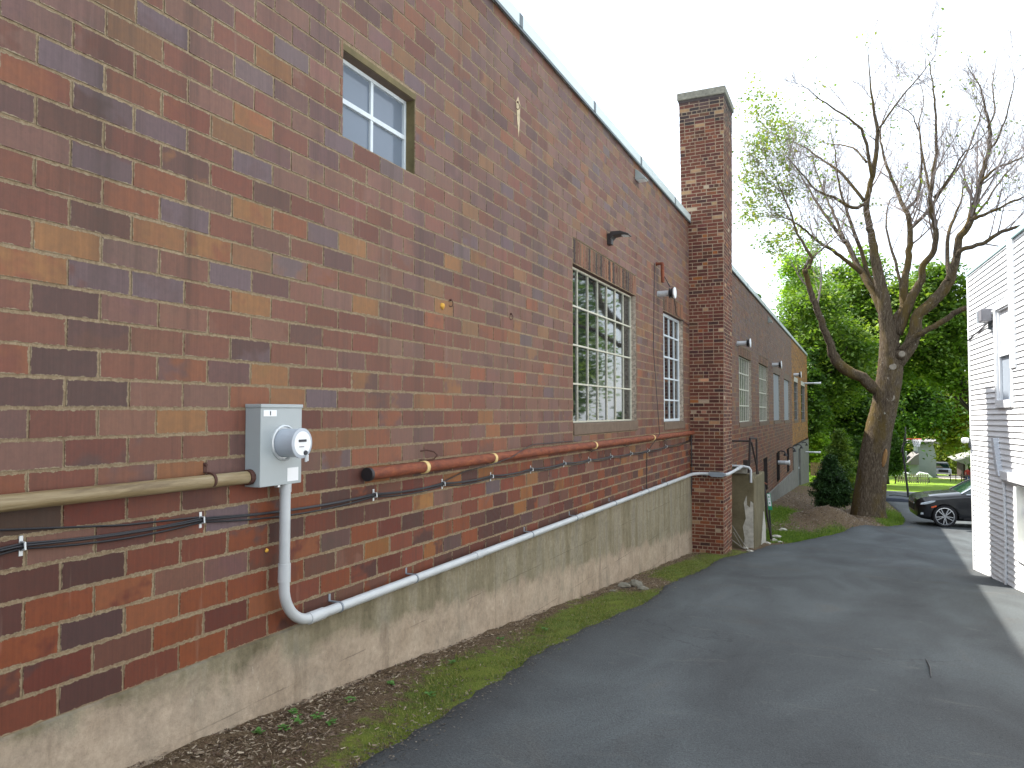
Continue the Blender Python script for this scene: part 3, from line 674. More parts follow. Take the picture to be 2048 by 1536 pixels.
# ------------------------------------------------------------------ meter box and conduits
mt=thing('meter_box','grey electric meter box with round glass meter on the block wall','meter box',(-3.13,3.37,-.44))
bx0,bx1=-3.186,-3.07; bs0,bs1,bz0,bz1=3.215,3.56,-.432,.043
MB().box(bx0,bs0,bz0,bx1,bs1,bz1-.02).build('case',M['box'],mt,bevel=.004)
MB().box(bx0,bs0-.004,bz1-.021,bx1+.006,bs1+.004,bz1).build('lid',M['box'],mt,bevel=.003)
mc=Vector((bx1,3.405,-.185))
MB().lathe(mc-Vector((.002,0,0)),(1,0,0),[(0,.106),(.010,.106),(.014,.098),(.004,.092)],40).build('collar',M['galv'],mt,smooth=True)
me_=MB().lathe(mc+Vector((.003,0,0)),(1,0,0),[(0,.086),(.115,.083),(.118,.088),(.134,.088),(.137,.080)],40).build('meter',simple('meter_body',C(182,190,200,.85),.25,var=.03),mt,smooth=True)
dialx=bx1+.1405
MB().lathe(Vector((dialx,mc.y,mc.z)),(1,0,0),[(-.001,.070),(.001,.070)],32).build('dial',M['label'],me_)
MB().box(dialx+.0015,mc.y-.035,mc.z+.008,dialx+.004,mc.y+.03,mc.z+.022).build('register',M['ink'],me_)
MB().box(dialx+.0015,mc.y-.03,mc.z-.022,dialx+.003,mc.y+.01,mc.z-.018).build('print',M['ink'],me_)
MB().lathe(Vector((dialx,mc.y+.022,mc.z-.056)),(1,0,0),[(0,.014),(.01,.013)],12).build('lock',M['ink'],me_)
MB().box(dialx-.008,mc.y+.030,mc.z-.11,dialx+.006,mc.y+.034,mc.z-.06).box(dialx-.004,mc.y+.040,mc.z-.105,dialx+.006,mc.y+.046,mc.z-.07).build('seal_tag',M['white'],me_)
MB().box(bx1+.0005,bs0+.02,.0-.028,bx1+.0025,bs0+.125,.0+.008).build('sticker',M['label'],mt)
MB().box(bx1+.0026,bs0+.070,-.022,bx1+.0034,bs0+.078,.002).build('sticker_print',M['ink'],mt)
MB().box(bx1+.0005,bs1-.125,-.415,bx1+.0025,bs1-.03,-.335).build('sticker',M['label'],mt)
MB().box(bx1-.03,bs0+.15,bz0-.012,bx1-.005,bs0+.17,bz0+.012).build('hasp',M['galv'],mt)
# white conduit, from box down, round the bend and along the wall
cr=.032; cx=-3.19+.085; sv=3.46
con=thing('conduit','pale grey plastic conduit from the meter box along the foundation to the chimney','conduit',(cx,sv,-1.3))
zc0,zc1=-1.285,-1.285
def zcon(s): return -1.285-.012*(s-3.7)/12*1.5
pts=[(cx,sv,bz0+.004),(cx,sv,-1.0)]
R_=.24
for k in range(1,13):
    a=k/12*PI/2; pts.append((cx,sv+R_*(1-math.cos(a)),-1.045-R_*math.sin(a)))
pts.append((cx,sv+R_+.02,zcon(4)))
xe=-2.505+.055
ptsB=[(cx,sv+R_+.02,zcon(4)),(cx,9,zcon(9)),(cx,14.9,zcon(14.9)),(cx,15.35,-1.30),(cx+.02,15.55,-1.297),(cx+.09,15.68,-1.295),(cx+.16,15.73,-1.295),(-2.62,15.735,-1.295)]
MB().tube(pts,cr,20).build('pipe',M['pvc'],con,smooth=True,sharp=50)
MB().tube(ptsB,cr,16).build('pipe',M['pvc'],con,smooth=True,sharp=50)
for a,b in (((cx,sv,-1.015),(cx,sv,-.905)),((cx,sv+R_-.02,zcon(4)),(cx,sv+R_+.12,zcon(4)))): MB().tube([a,b],cr+.005,20).build('coupling',M['pvc'],con,smooth=True)
for s in (5.95,8.75,11.5,12.4): MB().tube([(cx,s-.06,zcon(s)),(cx,s+.06,zcon(s))],cr+.005,18).build('coupling',M['pvc'],con,smooth=True)
for s in (3.98,4.9,7.15,8.5,10.1,11.9,13.2):
    m_=MB(); m_.lathe((cx,s-.007,zcon(s)),(0,1,0),[(0,cr+.005),(.014,cr+.005)],18); m_.box(-3.187,s-.008,zcon(s)+cr-.004,cx-.01,s+.008,zcon(s)+cr+.003); m_.box(-3.187,s-.010,zcon(s)+cr,-3.182,s+.010,zcon(s)+cr+.045)
    m_.build('strap',M['pvcband'],con)
MB().tube([(cx,sv,bz0+.001),(cx,sv,bz0-.05)],cr+.004,20).build('coupling',M['pvc'],con,smooth=True)
# pull fitting wrapped around the chimney corner, then to the bulkhead box
m_=MB(); m_.prism([(-2.80,-1.26),(-2.52,-1.26),(-2.47,-1.285),(-2.47,-1.33),(-2.52,-1.355),(-2.74,-1.355),(-2.80,-1.31)],1,15.69,15.785); m_.build('pull_box',M['pvcband'],con,bevel=.006)
MB().tube([(-2.47,15.73,-1.30),(-2.42,15.80,-1.295),(-2.40,16.2,-1.285),(-2.40,17.72,-1.262)],cr,14).build('pipe',M['pvc'],con,smooth=True,sharp=60)
MB().tube([(-2.40,17.1,-1.27),(-2.40,17.35,-1.267)],cr+.008,14).build('coupling',M['pvc'],con,smooth=True)
# tan pipe at left, rusty pipe, cables
zp=-.367; xp=-3.19+.052
tp=thing('tan_pipe','tan painted steel pipe entering the meter box from the left edge','pipe',(xp,1,zp))
MB().tube([(xp,-4,zp+.0),(xp,3.21,zp-.006)],.036,20).build('pipe',M['tanpipe'],tp,smooth=True)
MB().lathe((xp,3.18,zp-.006),(0,1,0),[(0,.044),(.03,.044)],14).build('lock_nut',M['darkrust'],tp)
def strap(par,s,z,x,r,mat,up=.055):
    m_=MB(); m_.lathe((x,s-.008,z),(0,1,0),[(0,r+.004),(.016,r+.004)],18); m_.box(-3.187,s-.010,z+r,x-.0,s+.010,z+r+.005); m_.box(-3.187,s-.012,z+r+.0,-3.181,s+.012,z+r+up); m_.lathe((-3.183,s,z+r+up-.012),(1,0,0),[(0,.010),(.012,.009)],8)
    return m_.build('strap',mat,par)
strap(tp,wl(408,955)[0],zp,xp,.037,M['darkrust'])
rp=thing('rusty_pipe','orange rusted iron pipe with an open near end along the wall below the windows','pipe',(-3.12,4.3,-.44))
zr=-.443; xr=-3.19+.065; rr=.045
MB().tube([(xr,4.33,zr),(xr,7.2,zr+.006),(xr,15.77,zr-.002)],rr,20).build('pipe',M['rust'],rp,smooth=True)
MB().lathe((xr,4.302,zr),(0,1,0),[(0,rr+.004),(.03,rr+.004),(.03,rr-.008),(.004,rr-.010)],20).build('open_end',M['black'],rp,smooth=True)
for px,py in ((848,925),(985,908),(1188,882),(1305,868)):
    s=wl(px,py,D-.065)[0]; MB().tube([(xr,s-.022,zr),(xr,s+.022,zr)],rr+.006,18).build('pipe_wrap',M['jute'],rp,smooth=True)
# sprung pipe clamp above it
s=wl(845,905)[0]; cl=MB(); cl.tube([(-3.188,s-.04,zr+.125),(-3.15,s,zr+.13),(-3.10,s+.03,zr+.118),(-3.075,s+.04,zr+.09),(-3.10,s+.03,zr+.06),(-3.15,s-.01,zr+.05),(-3.186,s-.05,zr+.055)],.006,6)
prop(cl.build('pipe_clamp',M['darkrust']),'sprung rusty pipe clamp hooked over the near end of the orange pipe','clamp')
hk=[]
for i,(px,py) in enumerate(((1178,888),(1248,884),(1325,876))):
    s=wl(px,py)[0]; z=zr-rr-.02; t=MB().tube([(-3.187,s-.05,z),(-3.14,s-.04,z-.012),(-3.12,s+.02,z),(-3.12,s+.14,z+.004)],.006,6)
    prop(t.build('pipe_hook',M['black']),('iron hook under the rusty pipe below the left part of the wide window','iron hook under the rusty pipe below the right end of the wide window','iron hook under the rusty pipe nearest the chimney')[i],'hook','hooks under the rusty pipe')
# black cable bundle with clips
clip_px=[(43,1092),(402,1040),(748,990),(885,968),(982,953),(1062,939),(1128,927),(1178,920),(1222,913),(1262,907),(1296,901),(1332,893)]
cs=[(-4.,-.57),(.6,-.575)]+[wl(x,y,D-.012) for x,y in clip_px]+[(15.76,-.600)]
cbs=thing('cable_bundle','bundle of thin black cables clipped along the wall under the rusty pipe','cable',(-3.17,4,-.6))
for c,(dz,dx,sag) in enumerate(((0,0,.010),(.011,.006,.018),(-.010,.003,.026),(.002,.011,.014))):
    P_=[]
    for (a,za),(b,zb) in zip(cs,cs[1:]):
        n=8
        for k in range(n):
            t=k/n; P_.append((-3.175+dx,a+(b-a)*t,za+(zb-za)*t+dz-4*sag*t*(1-t)*min(1.5,(b-a))))
    P_.append((-3.175+dx,cs[-1][0],cs[-1][1]+dz)); MB().tube(P_,.0052,6).build('cable',M['cable'],cbs,smooth=True)
for s,z in cs[2:-1]:
    MB().box(-3.187,s-.008,z-.042,-3.181,s+.008,z+.042).tube([(-3.182,s,z+.018),(-3.155,s,z+.016),(-3.152,s,z-.012),(-3.182,s,z-.018)],.005,6).build('clip',M['galv'],cbs)
a=wl(0,1060,D-.01); b=wl(250,1050,D-.01); c=wl(395,1038,D-.012)
prop(MB().tube([(-3.178,-3,-.46),(-3.178,a[0],a[1]),(-3.178,b[0],b[1]),(-3.17,c[0],c[1]+.01)],.005,6).build('cable',M['cable']),'single loose black cable joining the bundle near the left edge','cable')
P_=[wl(x,y,D-.02) for x,y in((885,965),(930,942),(975,925))]
prop(MB().tube([(-3.175,P_[0][0],P_[0][1]),(-3.165,P_[1][0],P_[1][1]),(-3.10,wl(960,932)[0],-.50),(-3.065,wl(1000,915)[0],-.45),(-3.09,wl(1030,900)[0],-.385),(-3.165,wl(1062,886)[0],-.355),(-3.175,wl(1150,880)[0],-.365)],.0045,6).build('cable',M['cable']),'thin dark cable rising from the bundle across the rusty pipe','cable')
P_=[wl(x,y,D-.015) for x,y in((1309,527),(1307,700),(1306,868),(1294,905),(1293,985),(1296,1040),(1303,1070),(1294,1058))]
prop(MB().tube([(-3.175 if i!=2 else -3.06,s,z) for i,(s,z) in enumerate(P_)],.006,6).build('cable',M['cable']),'thin loose cable hanging down the wall between the two steel windows','cable')
P_=[(15.70,-.36),(15.74,-.6),(15.70,-.9),(15.745,-1.2),(15.66,-1.55),(15.70,-1.75),(15.76,-1.5),(15.77,-.5)]
prop(MB().tube([(-3.15,s,z) for s,z in P_],.008,6).build('cable',M['cable']),'black cable looped down the corner between wall and chimney','cable')
# rusty stub pipe, vents, lamps
s,z=wl(1312,528); m_=MB(); m_.lathe((-3.187,s,z),(1,0,0),[(0,.035),(.02,.035),(.02,.025),(.10,.025)],12); m_.tube([(-3.09,s,z+.01),(-3.075,s,z-.02),(-3.07,s,z-.34)],.032,12)
prop(m_.build('stub_pipe',M['rust'],smooth=True,sharp=40),'short rusted elbow pipe on the wall above the narrow window','pipe')
prop(MB().tube([(-3.07,s,z-.18),(-2.95,s+.02,z-.42),(-2.90,s+.05,2.20),(-3.1,s+1.2,1.86),(-3.17,s+2.4,1.83),(-3.17,15.76,1.83)],.007,5).build('cable',M['cable']),'thin black wire drooping from the flue vent to the chimney','cable')
def vent(px,py,s,label,tip=.33,r=.042,z=None,capped=True,first=[None]):
    _,zz=wl(px,py); zz=zz if z is None else z
    v=thing('flue_vent',label,'vent',(0,0,0),'flue vents sticking out of the wall')
    MB().lathe((0,0,0),(1,0,0),[(0,r),(tip*.62,r),(tip*.62,r*.96)],18).build('pipe',M['galv'],v,smooth=True)
    if capped:
        MB().lathe((tip*.6,0,0),(1,0,0),[(0,r*1.05),(.012,r*1.75),(.024,r*1.75),(.03,r*1.15),(.045,r*1.15),(.05,r*1.7),(.062,r*1.7),(.066,r*1.15),(.085,r*1.1)],18).build('baffle',M['black'],v,smooth=True)
        MB().lathe((tip*.6+.084,0,0),(1,0,0),[(0,r*1.7),(.018,r*1.95),(.03,r*1.9),(.036,r*1.4)],20).build('cap',M['white'],v,smooth=True)
    else: MB().lathe((tip*.6,0,0),(1,0,0),[(0,r*1.0),(tip*.3,r*1.0),(tip*.3,r*1.3),(tip*.4,r*1.3)],16).build('cap',M['white'],v,smooth=True)
    v.location=(-3.188,s,zz); return v
vent(1315,588,13.04,'flue vent with black and white cap above the narrow window before the chimney',tip=.34,r=.052)
vent(1474,687,22.8,'flue vent above the first window past the chimney',tip=.46,r=.07)
vent(1544,730,32.9,'second flue vent past the chimney, above the boarded windows',tip=.46,r=.085)
vent(1587,750,44.8,'third flue vent past the chimney, on the ochre wall',tip=.5,r=.10)
vent(1556,925,35.0,'low white vent pipe between the dark basement windows',tip=.5,r=.09,capped=False)
vent(1604,771,53.5,'most distant slim vent pipe high on the ochre wall',tip=1.1,r=.06,capped=False,z=1.9)
vent(1606,895,54.,'most distant slim vent pipe low on the grey wall',tip=1.0,r=.06,capped=False,z=-2.75)
# dark wall lamp
s,z=10.12,2.47
wlmp=thing('wall_lamp','dark bronze wall lamp above the wide steel window','wall lamp',(-3.15,s,z))
MB().box(-3.188,s-.05,z-.09,-3.12,s+.05,z+.075).build('mount',M['bronze'],wlmp,bevel=.01)
MB().prism([(-3.13,z+.09),(-2.98,z+.085),(-2.86,z+.035),(-2.86,z+.015),(-2.98,z+.035),(-3.09,z+.025),(-3.13,z-.02)],1,s-.085,s+.085).build('head',M['bronze'],wlmp,bevel=.006)
MB().box(-2.97,s-.06,z+.018,-2.88,s+.06,z+.026).build('lens',M['lens'],wlmp)
def wedge(s,z,label,k=1.):
    f=thing('flood_lamp',label,'lamp',(-3.15,s,z),'small roofline lamps')
    MB().prism([(-3.188,z+.10*k),(-3.15,z+.08*k),(-3.02,z-.05*k),(-3.02,z-.07*k),(-3.188,z-.07*k)],1,s-.10*k,s+.10*k).build('housing',simple('lamp_housing',C(140,148,146,1.1),.5,var=.05),f,bevel=.004)
    MB().box(-3.17,s-.08*k,z-.078*k,-3.04,s+.08*k,z-.068*k).build('lens',M['lens'],f)
s,z=wl(1273,350); wedge(s,z-.03,'small grey wedge lamp under the coping before the chimney')
s,z=wl(1536,640); wedge(s,z,'small pale wedge lamp under the roofline past the chimney',1.5)
# rings and scars
def ring(px,py,label,r=.03):
    s,z=wl(px,py); P_=[(-3.178+.012*math.cos(k/8*2*PI),s+.2*r*math.cos(k/8*2*PI)+r*.5*math.cos(k/8*2*PI),z+r*math.sin(k/8*2*PI)) for k in range(9)]
    prop(MB().tube(P_,.004,6).lathe((-3.187,s,z+r),(1,0,0),[(0,.012),(.02,.008)],8).build('wall_ring',M['darkrust']),label,'wall ring','rusty eye rings in the wall')
ring(899,607,'rusty eye ring in the middle of the wall, left one of the pair'); ring(1020,634,'rusty eye ring in the middle of the wall, right one of the pair'); ring(1033,212,'rusty eye ring high on the wall with a pale streak behind it',.04)
s,z=wl(1035,225); prop(MB().prism([(s-.05,z+.10),(s,z+.17),(s+.05,z+.1),(s+.04,z-.1),(s+.01,z-.26),(s-.02,z-.1)],0,-3.184,-3.1815).build('mortar_smear',simple('smear',C(176,160,130,1.1),.9,var=.3,scale=25)),'pale mortar smear behind the high wall ring','smear')
def blob(px,py,r,label,mat='foam'):
    s,z=wl(px,py); m_=bpy.data.meshes.new('b'); bm=bmesh.new(); bmesh.ops.create_icosphere(bm,subdivisions=2,radius=r)
    for v in bm.verts: v.co=Vector((v.co.x*.5,v.co.y,v.co.z))*random.uniform(.7,1.25)+Vector((-3.18,s,z))
    bm.to_mesh(m_); bm.free(); prop(link('foam_plug',m_,M[mat],smooth=True,sharp=0),label,'foam plug')
blob(531,1101,.014,'yellow foam plug in the block wall left of the conduit'); blob(883,612,.028,'yellow foam plug in the middle of the block wall')

# ------------------------------------------------------------------ bulkhead past the chimney, handrail, marker post
bh=thing('bulkhead','weathered concrete cellar bulkhead with a broken white corner just past the chimney','bulkhead',(-2.7,18.9,-3.3))
m_=MB(); n=10
poly=[(-3.16,-4.2),(-2.15,-4.2),(-2.14,-1.60),(-2.20,-1.43),(-3.16,-1.40)]
m_.prism(poly,1,17.75,17.98); m_.box(-2.36,17.98,-4.2,-2.14,19.85,-1.52)
m_.build('wall',M['bulk'],bh,bevel=.02)
# white repair down the corner
V=[];Fs=[]
out=[(-2.37,-1.95),(-2.31,-1.78),(-2.30,-2.0),(-2.24,-2.05),(-2.22,-1.9),(-2.165,-1.95),(-2.165,-3.25),(-2.30,-3.2),(-2.42,-3.1),(-2.36,-2.75),(-2.40,-2.5),(-2.33,-2.3)]
MB().prism([(x,z-.15) for x,z in out],1,17.738,17.749).build('patch',M['patchcon'],bh)
MB().prism([(18.9,-3.3),(19.3,-2.75),(19.55,-2.5),(19.86,-2.9),(19.9,-3.5),(18.8,-3.5)],0,-2.139,-2.125).build('patch',M['patchcon'],bh)
MB().box(-3.0,17.66,-1.43,-2.28,17.745,-1.26).build('top_slab',M['capcon'],bh,bevel=.02)
MB().tube([(-2.72,17.62,-1.245),(-2.35,17.64,-1.255),(-2.24,17.66,-1.28),(-2.20,17.67,-1.34),(-2.20,17.67,-1.62)],.028,10).build('pipe',M['pvc'],bh,smooth=True)
for i,(a,b) in enumerate((((-2.56,17.2,-2.55),(-2.30,17.6,-3.12)),((-2.53,17.2,-2.70),(-2.38,17.6,-3.14)),((-2.58,17.15,-2.85),(-2.36,17.5,-3.1)))):
    prop(MB().tube([a,b],.012,6).build('stick',M['capcon']),'thin pale stick leaning against the bulkhead behind the chimney','stick','sticks leaning on the bulkhead')
hr=thing('handrail','dark iron handrail frame on top of the concrete bulkhead','handrail',(-2.6,19,-1.5))
A=lambda x,y,s:tuple(ats(x,y,s))
MB().tube([A(1440,882,18.4),A(1498,882,18.4)],.022,8).build('rail',M['darkiron'],hr)
MB().tube([A(1500,876,18.4),A(1498,946,18.4)],.026,8).build('post',M['darkiron'],hr)
MB().tube([A(1513,876,18.8),A(1514,950,18.8)],.024,8).build('post',M['darkiron'],hr)
MB().tube([A(1500,877,18.4),A(1513,877,18.8)],.022,8).build('rail',M['darkiron'],hr)
MB().tube([A(1503,885,18.4),A(1517,950,19.0)],.022,8).build('brace',M['darkiron'],hr)
m_=MB(); c=ats(1492,930,18.35); m_.box(c.x-.06,c.y-.05,c.z-.02,c.x+.05,c.y+.05,c.z+.12); m_.tube([c+Vector((0,0,.0)),c+Vector((.02,0,-.2))],.03,8)
prop(m_.build('valve',M['darkiron'],bevel=.01),'dark iron valve standing on the bulkhead beside the handrail','valve')
bp=thing('leaning_rail','bent rusty iron rail leaning down past the bulkhead','rail',A(1530,1020,20.0))
MB().tube([A(1521,965,19.95),A(1526,962,20.0),A(1531,990,20.0),A(1534,1030,20.0),A(1543,1078,20.1)],.03,8).build('rail',M['darkiron'],bp,smooth=True)
MB().tube([A(1524,963,19.95),A(1533,968,20.3)],.02,8).build('bracket',M['rust'],bp)
sg=thing('marker_post','slim post with a green and white reflective marker plate','marker post',tuple(gr(1543,1080)))
MB().tube([A(1543,1080,20.5),A(1536,984,20.5)],.020,8).build('post',M['black'],sg)
p0,p1=ats(1537,987,20.45),ats(1541,1020,20.45); dz=(p1-p0).normalized(); cc=(p0+p1)/2
pl=MB().obox(cc,Vector((1,0,0)),Vector((0,1,0)),dz,.048,.006,(p1-p0).length/2).build('plate',M['greenpl'],sg)
for t in (-.42,.12): MB().obox(cc+dz*t*.3-Vector((0,.009,0)),Vector((1,0,0)),Vector((0,1,0)),dz,.036,.002,.075).build('reflector',M['label'],pl)
for t in (-.42,.12): MB().obox(cc+dz*t*.3-Vector((0,.013,0)),Vector((1,0,0)),Vector((0,1,0)),dz,.012,.002,.022).build('symbol',M['greenpl'],pl)
def rock(px,py,sz,label,mat='stone',flat=.5):
    g0=gr(px,py); bm=bmesh.new(); bmesh.ops.create_icosphere(bm,subdivisions=2,radius=sz)
    for v in bm.verts:
        k=random.uniform(.75,1.2); v.co=Vector((v.co.x*k,v.co.y*k*.8,v.co.z*k*flat))+g0+Vector((0,0,sz*flat*.5))
    me=bpy.data.meshes.new('rock'); bm.to_mesh(me); bm.free(); prop(link('rock',me,M[mat]),label,'rock','rocks along the foundation')
for x,y,z_ in ((1248,1175,.09),(1270,1172,.11),(1285,1180,.08)): rock(x,y,z_,'grey broken stone in the small heap against the foundation')
for x,y,z_ in ((1225,1185,.05),(1352,1180,.05),(1335,1178,.04),(1358,1187,.035)): rock(x,y,z_,'small pale pebble on the strip before the chimney')
for x,y,z_ in ((1548,1083,.10),(1560,1086,.07),(1553,1077,.13),(1535,1088,.08),(1566,1062,.12)): rock(x,y,z_,'pale rubble piece at the foot of the marker post','patchcon')
for x,y,z_ in ((1478,1092,.05),(1492,1098,.06),(1470,1085,.06),(1500,1104,.07)): rock(x,y,z_,'small rubble piece in the corner between chimney and bulkhead','patchcon')
def hooklamp(px,py,s,lab):
    z=ats(px,py,s).z; h=thing('hook_lamp',lab,'lamp',(0,0,0),'gooseneck hooks over the basement windows')
    MB().tube([(0,0,-.15),(0.02,0,.0),(.12,0,.05),(.26,0,.04),(.32,0,-.03)],.028,8).build('arm',M['black'],h,smooth=True)
    MB().lathe((.32,0,-.16),(0,0,1),[(0,.09),(.06,.07),(.13,.03)],12).build('shade',M['black'],h)
    h.location=(-3.185,s,z); return h
for px,py,s,l in ((1552,904,34.9,'first small black gooseneck lamp over the basement windows'),(1573,897,40.3,'second small black gooseneck lamp over the basement windows'),(1588,891,45.5,'third small black gooseneck lamp, left of the grey door'),(1603,886,50.5,'fourth small black gooseneck lamp, right of the grey door')): hooklamp(px,py,s,l)

# ------------------------------------------------------------------ white sided building
ANG=math.radians(-4.7); Dw=Vector((math.sin(ANG),math.cos(ANG),0)); Nw=Vector((-Dw.y,Dw.x,0)); CO=Vector((2.0,16.52,0))
wb=thing('white_building','two storey building with bright white vinyl clapboard siding at the right edge','building',(6,12,-3))
def WP(d,z,o=0.): # d metres toward the camera from the far corner, z, outward
    return CO-Dw*d+Nw*o+Vector((0,0,z+.0105*d))
def wbox(m_,d0,d1,z0,z1,o0,o1):
    vs=[WP(d,z,o) for z in(z0,z1) for d,o in((d0,o0),(d1,o0),(d1,o1),(d0,o1))]
    return m_.add(vs,[(0,1,2,3),(7,6,5,4),(0,4,5,1),(1,5,6,2),(2,6,7,3),(3,7,4,0)])
sz=.094; ZL,ZH=-3.35,2.60; dE=22.
WOPN=[(2.02,2.78,.16,1.66),(2.86,4.9,-2.20,-1.12)]
sid=MB(); z=ZL
while z<ZH-.01:
    iv=[(.06,dE)]
    for a,b,c,d in WOPN:
        if c<z+sz/2<d:
            nv=[]
            for x,y in iv:
                if b<=x or a>=y: nv.append((x,y)); continue
                if x<a: nv.append((x,a))
                if y>b: nv.append((b,y))
            iv=nv
    for x,y in iv:
        n=max(1,int((y-x)/3.8))
        sid.add([WP(x,z,.026),WP(y,z,.026),WP(y,z+sz,.003),WP(x,z+sz,.003),WP(x,z,.002),WP(y,z,.002)],[(3,2,1,0),(0,1,5,4)])
    z+=sz
sd_=sid.build('siding',M['siding'],wb)
core=MB(); wbox(core,0.02,dE,-4.5,ZH,-9,-.16); core.build('wall',M['siding'],wb)
tr=MB(); wbox(tr,-.02,.07,-3.4,ZH+.02,-.2,.03); tr.build('corner_trim',M['siding'],wb)
for d in (3.05,6.7,10.4): pass
rf=MB(); wbox(rf,-.06,2.8,ZH,ZH+.07,-9,.04); wbox(rf,3.06,dE,ZH+.02,ZH+.10,-9,.06); rf.build('roof_edge',M['shingle'],wb)
ct=MB(); wbox(ct,2.80,3.06,.64,ZH+.14,.004,.045); ct.build('pipe_chase',M['siding'],wb,bevel=.006)
# upper window with trim
wn=MB(); a,b,c,d=WOPN[0]
wbox(wn,a-.09,a,c-.12,d+.1,-.15,.05); wbox(wn,b-.02,b+.08,c-.12,d+.1,-.15,.028); wbox(wn,a,b-.02,d,d+.1,-.15,.045); wbox(wn,a,b-.02,c-.12,c,-.15,.05)
wbox(wn,a+.0,b-.02,(c+d)/2-.03,(c+d)/2+.03,-.05,.012); wbox(wn,a,a+.05,c,d,-.05,.01); wbox(wn,b-.07,b-.02,c,d,-.05,.01)
wo=wn.build('window',M['siding'],wb)
pp=MB(); wbox(pp,a+.05,b-.07,c,(c+d)/2-.03,-.035,-.03); pp.build('pane',simple('grey_screen',C(150,160,172,1.),.4,var=.04),wo)
pp=MB(); wbox(pp,a+.05,b-.07,(c+d)/2+.03,d,-.030,-.02); pp.build('shade',M['siding'],wo)
# lower window with blinds
a,b,c,d=WOPN[1]; wn=MB()
wbox(wn,a-.02,a+.12,c-.02,d,-.15,.045); wbox(wn,a,b,c-.1,c,-.15,.05); wbox(wn,b,b+.1,c,d,-.04,.045); wbox(wn,3.9,3.97,c,d,-.06,-.0)
wbox(wn,a+.12,b,(c+d)/2+.13,(c+d)/2+.17,-.075,-.062)
wo=wn.build('window',M['siding'],wb)
pp=MB(); k=c
while k<d: 
    wbox(pp,a+.12,b,k,k+.085,-.10,-.085); k+=.1
pp.build('blind',M['blind'],wo); pp=MB(); wbox(pp,a+.1,b,c,d,-.13,-.12); pp.build('pane',M['glass'],wo)
pp=MB(); wbox(pp,a+.13,a+.5,-1.62,-1.55,-.082,-.07); pp.build('latch',M['ink'],wo)
hd=MB(); wbox(hd,2.28,b+.3,-1.12,-.98,.004,.09); wbox(hd,2.30,b+.2,-1.16,-1.12,.004,.06); hd.build('header_board',M['siding'],wb,bevel=.006)
# slanted duct and downpipe
du=MB(); d0,d1=1.72,2.06
vs=[]
for z_,dd,w_ in((-.46,1.78,.26),(-.50,1.78,.30),(-.98,1.98,.30),(-1.08,2.04,.30)):
    vs.append([WP(dd,z_,.012),WP(dd+w_*.5,z_,.012),WP(dd+w_*.5,z_,.09),WP(dd,z_,.09)])
V=[v for r_ in vs for v in r_]; Fs=[(i*4+k,i*4+(k+1)%4,(i+1)*4+(k+1)%4,(i+1)*4+k) for i in range(3) for k in range(4)]+[(0,1,2,3),(15,14,13,12)]
du.add(V,Fs); dct=du.build('duct',simple('duct_white',C(205,210,216),.5,var=.04),wb)
dn=MB(); dn.tube([WP(2.24,-1.0,.06),WP(2.27,-1.14,.05),WP(2.30,-1.25,.04),WP(2.30,-2.0,.035),WP(2.24,-3.0,.035)],.022,8); dn.build('downpipe',M['siding'],wb,smooth=True)
# lamp and camera fixed on the siding
fl=thing('security_lamp','grey square floodlight on the white siding left of the upper window','lamp',tuple(WP(1.35,1.62,.1)))
m_=MB(); m_.obox(WP(1.72,1.62,.12),-Dw,Nw,Vector((0,0,1)),.10,.08,.11); m_.build('housing',simple('lamp_grey',C(120,120,126),.5,var=.1),fl,bevel=.02)
m_=MB(); m_.obox(WP(1.66,1.5,.03),-Dw,Nw,Vector((0,0,1)),.03,.03,.12); m_.build('mount',M['seam'],fl)
m_=MB(); m_.obox(WP(1.575,1.60,.13),-Dw,Nw,Vector((0,0,1)),.012,.08,.10); m_.build('lens',M['lens'],fl)
prop(MB().tube([WP(0.,1.36,.03),WP(.6,1.42,.035),WP(1.6,1.52,.035)],.012,6).build('cable',M['cable']),'dark cable running along the siding to the square floodlight','cable')
cm_=thing('security_camera','small white bullet security camera at the far corner of the white building','camera',tuple(WP(-.05,-.6,.03)))
m_=MB(); m_.obox(WP(.0,-.60,.03),-Dw,Nw,Vector((0,0,1)),.035,.03,.09); m_.build('mount',M['seam'],cm_,bevel=.01)
m_=MB(); m_.lathe(WP(-.0,-.55,.05),(-1,.1,-.05),[(0,.035),(.02,.05),(.09,.055),(.12,.045),(.13,.02)],14); m_.build('body',M['white'],cm_,smooth=True)
m_=MB(); m_.lathe(WP(-.0,-.55,.05)+Vector((-.128,.013,-.006)),(-1,.1,-.05),[(0,.018),(.005,.016)],12); m_.build('lens',M['black'],cm_)
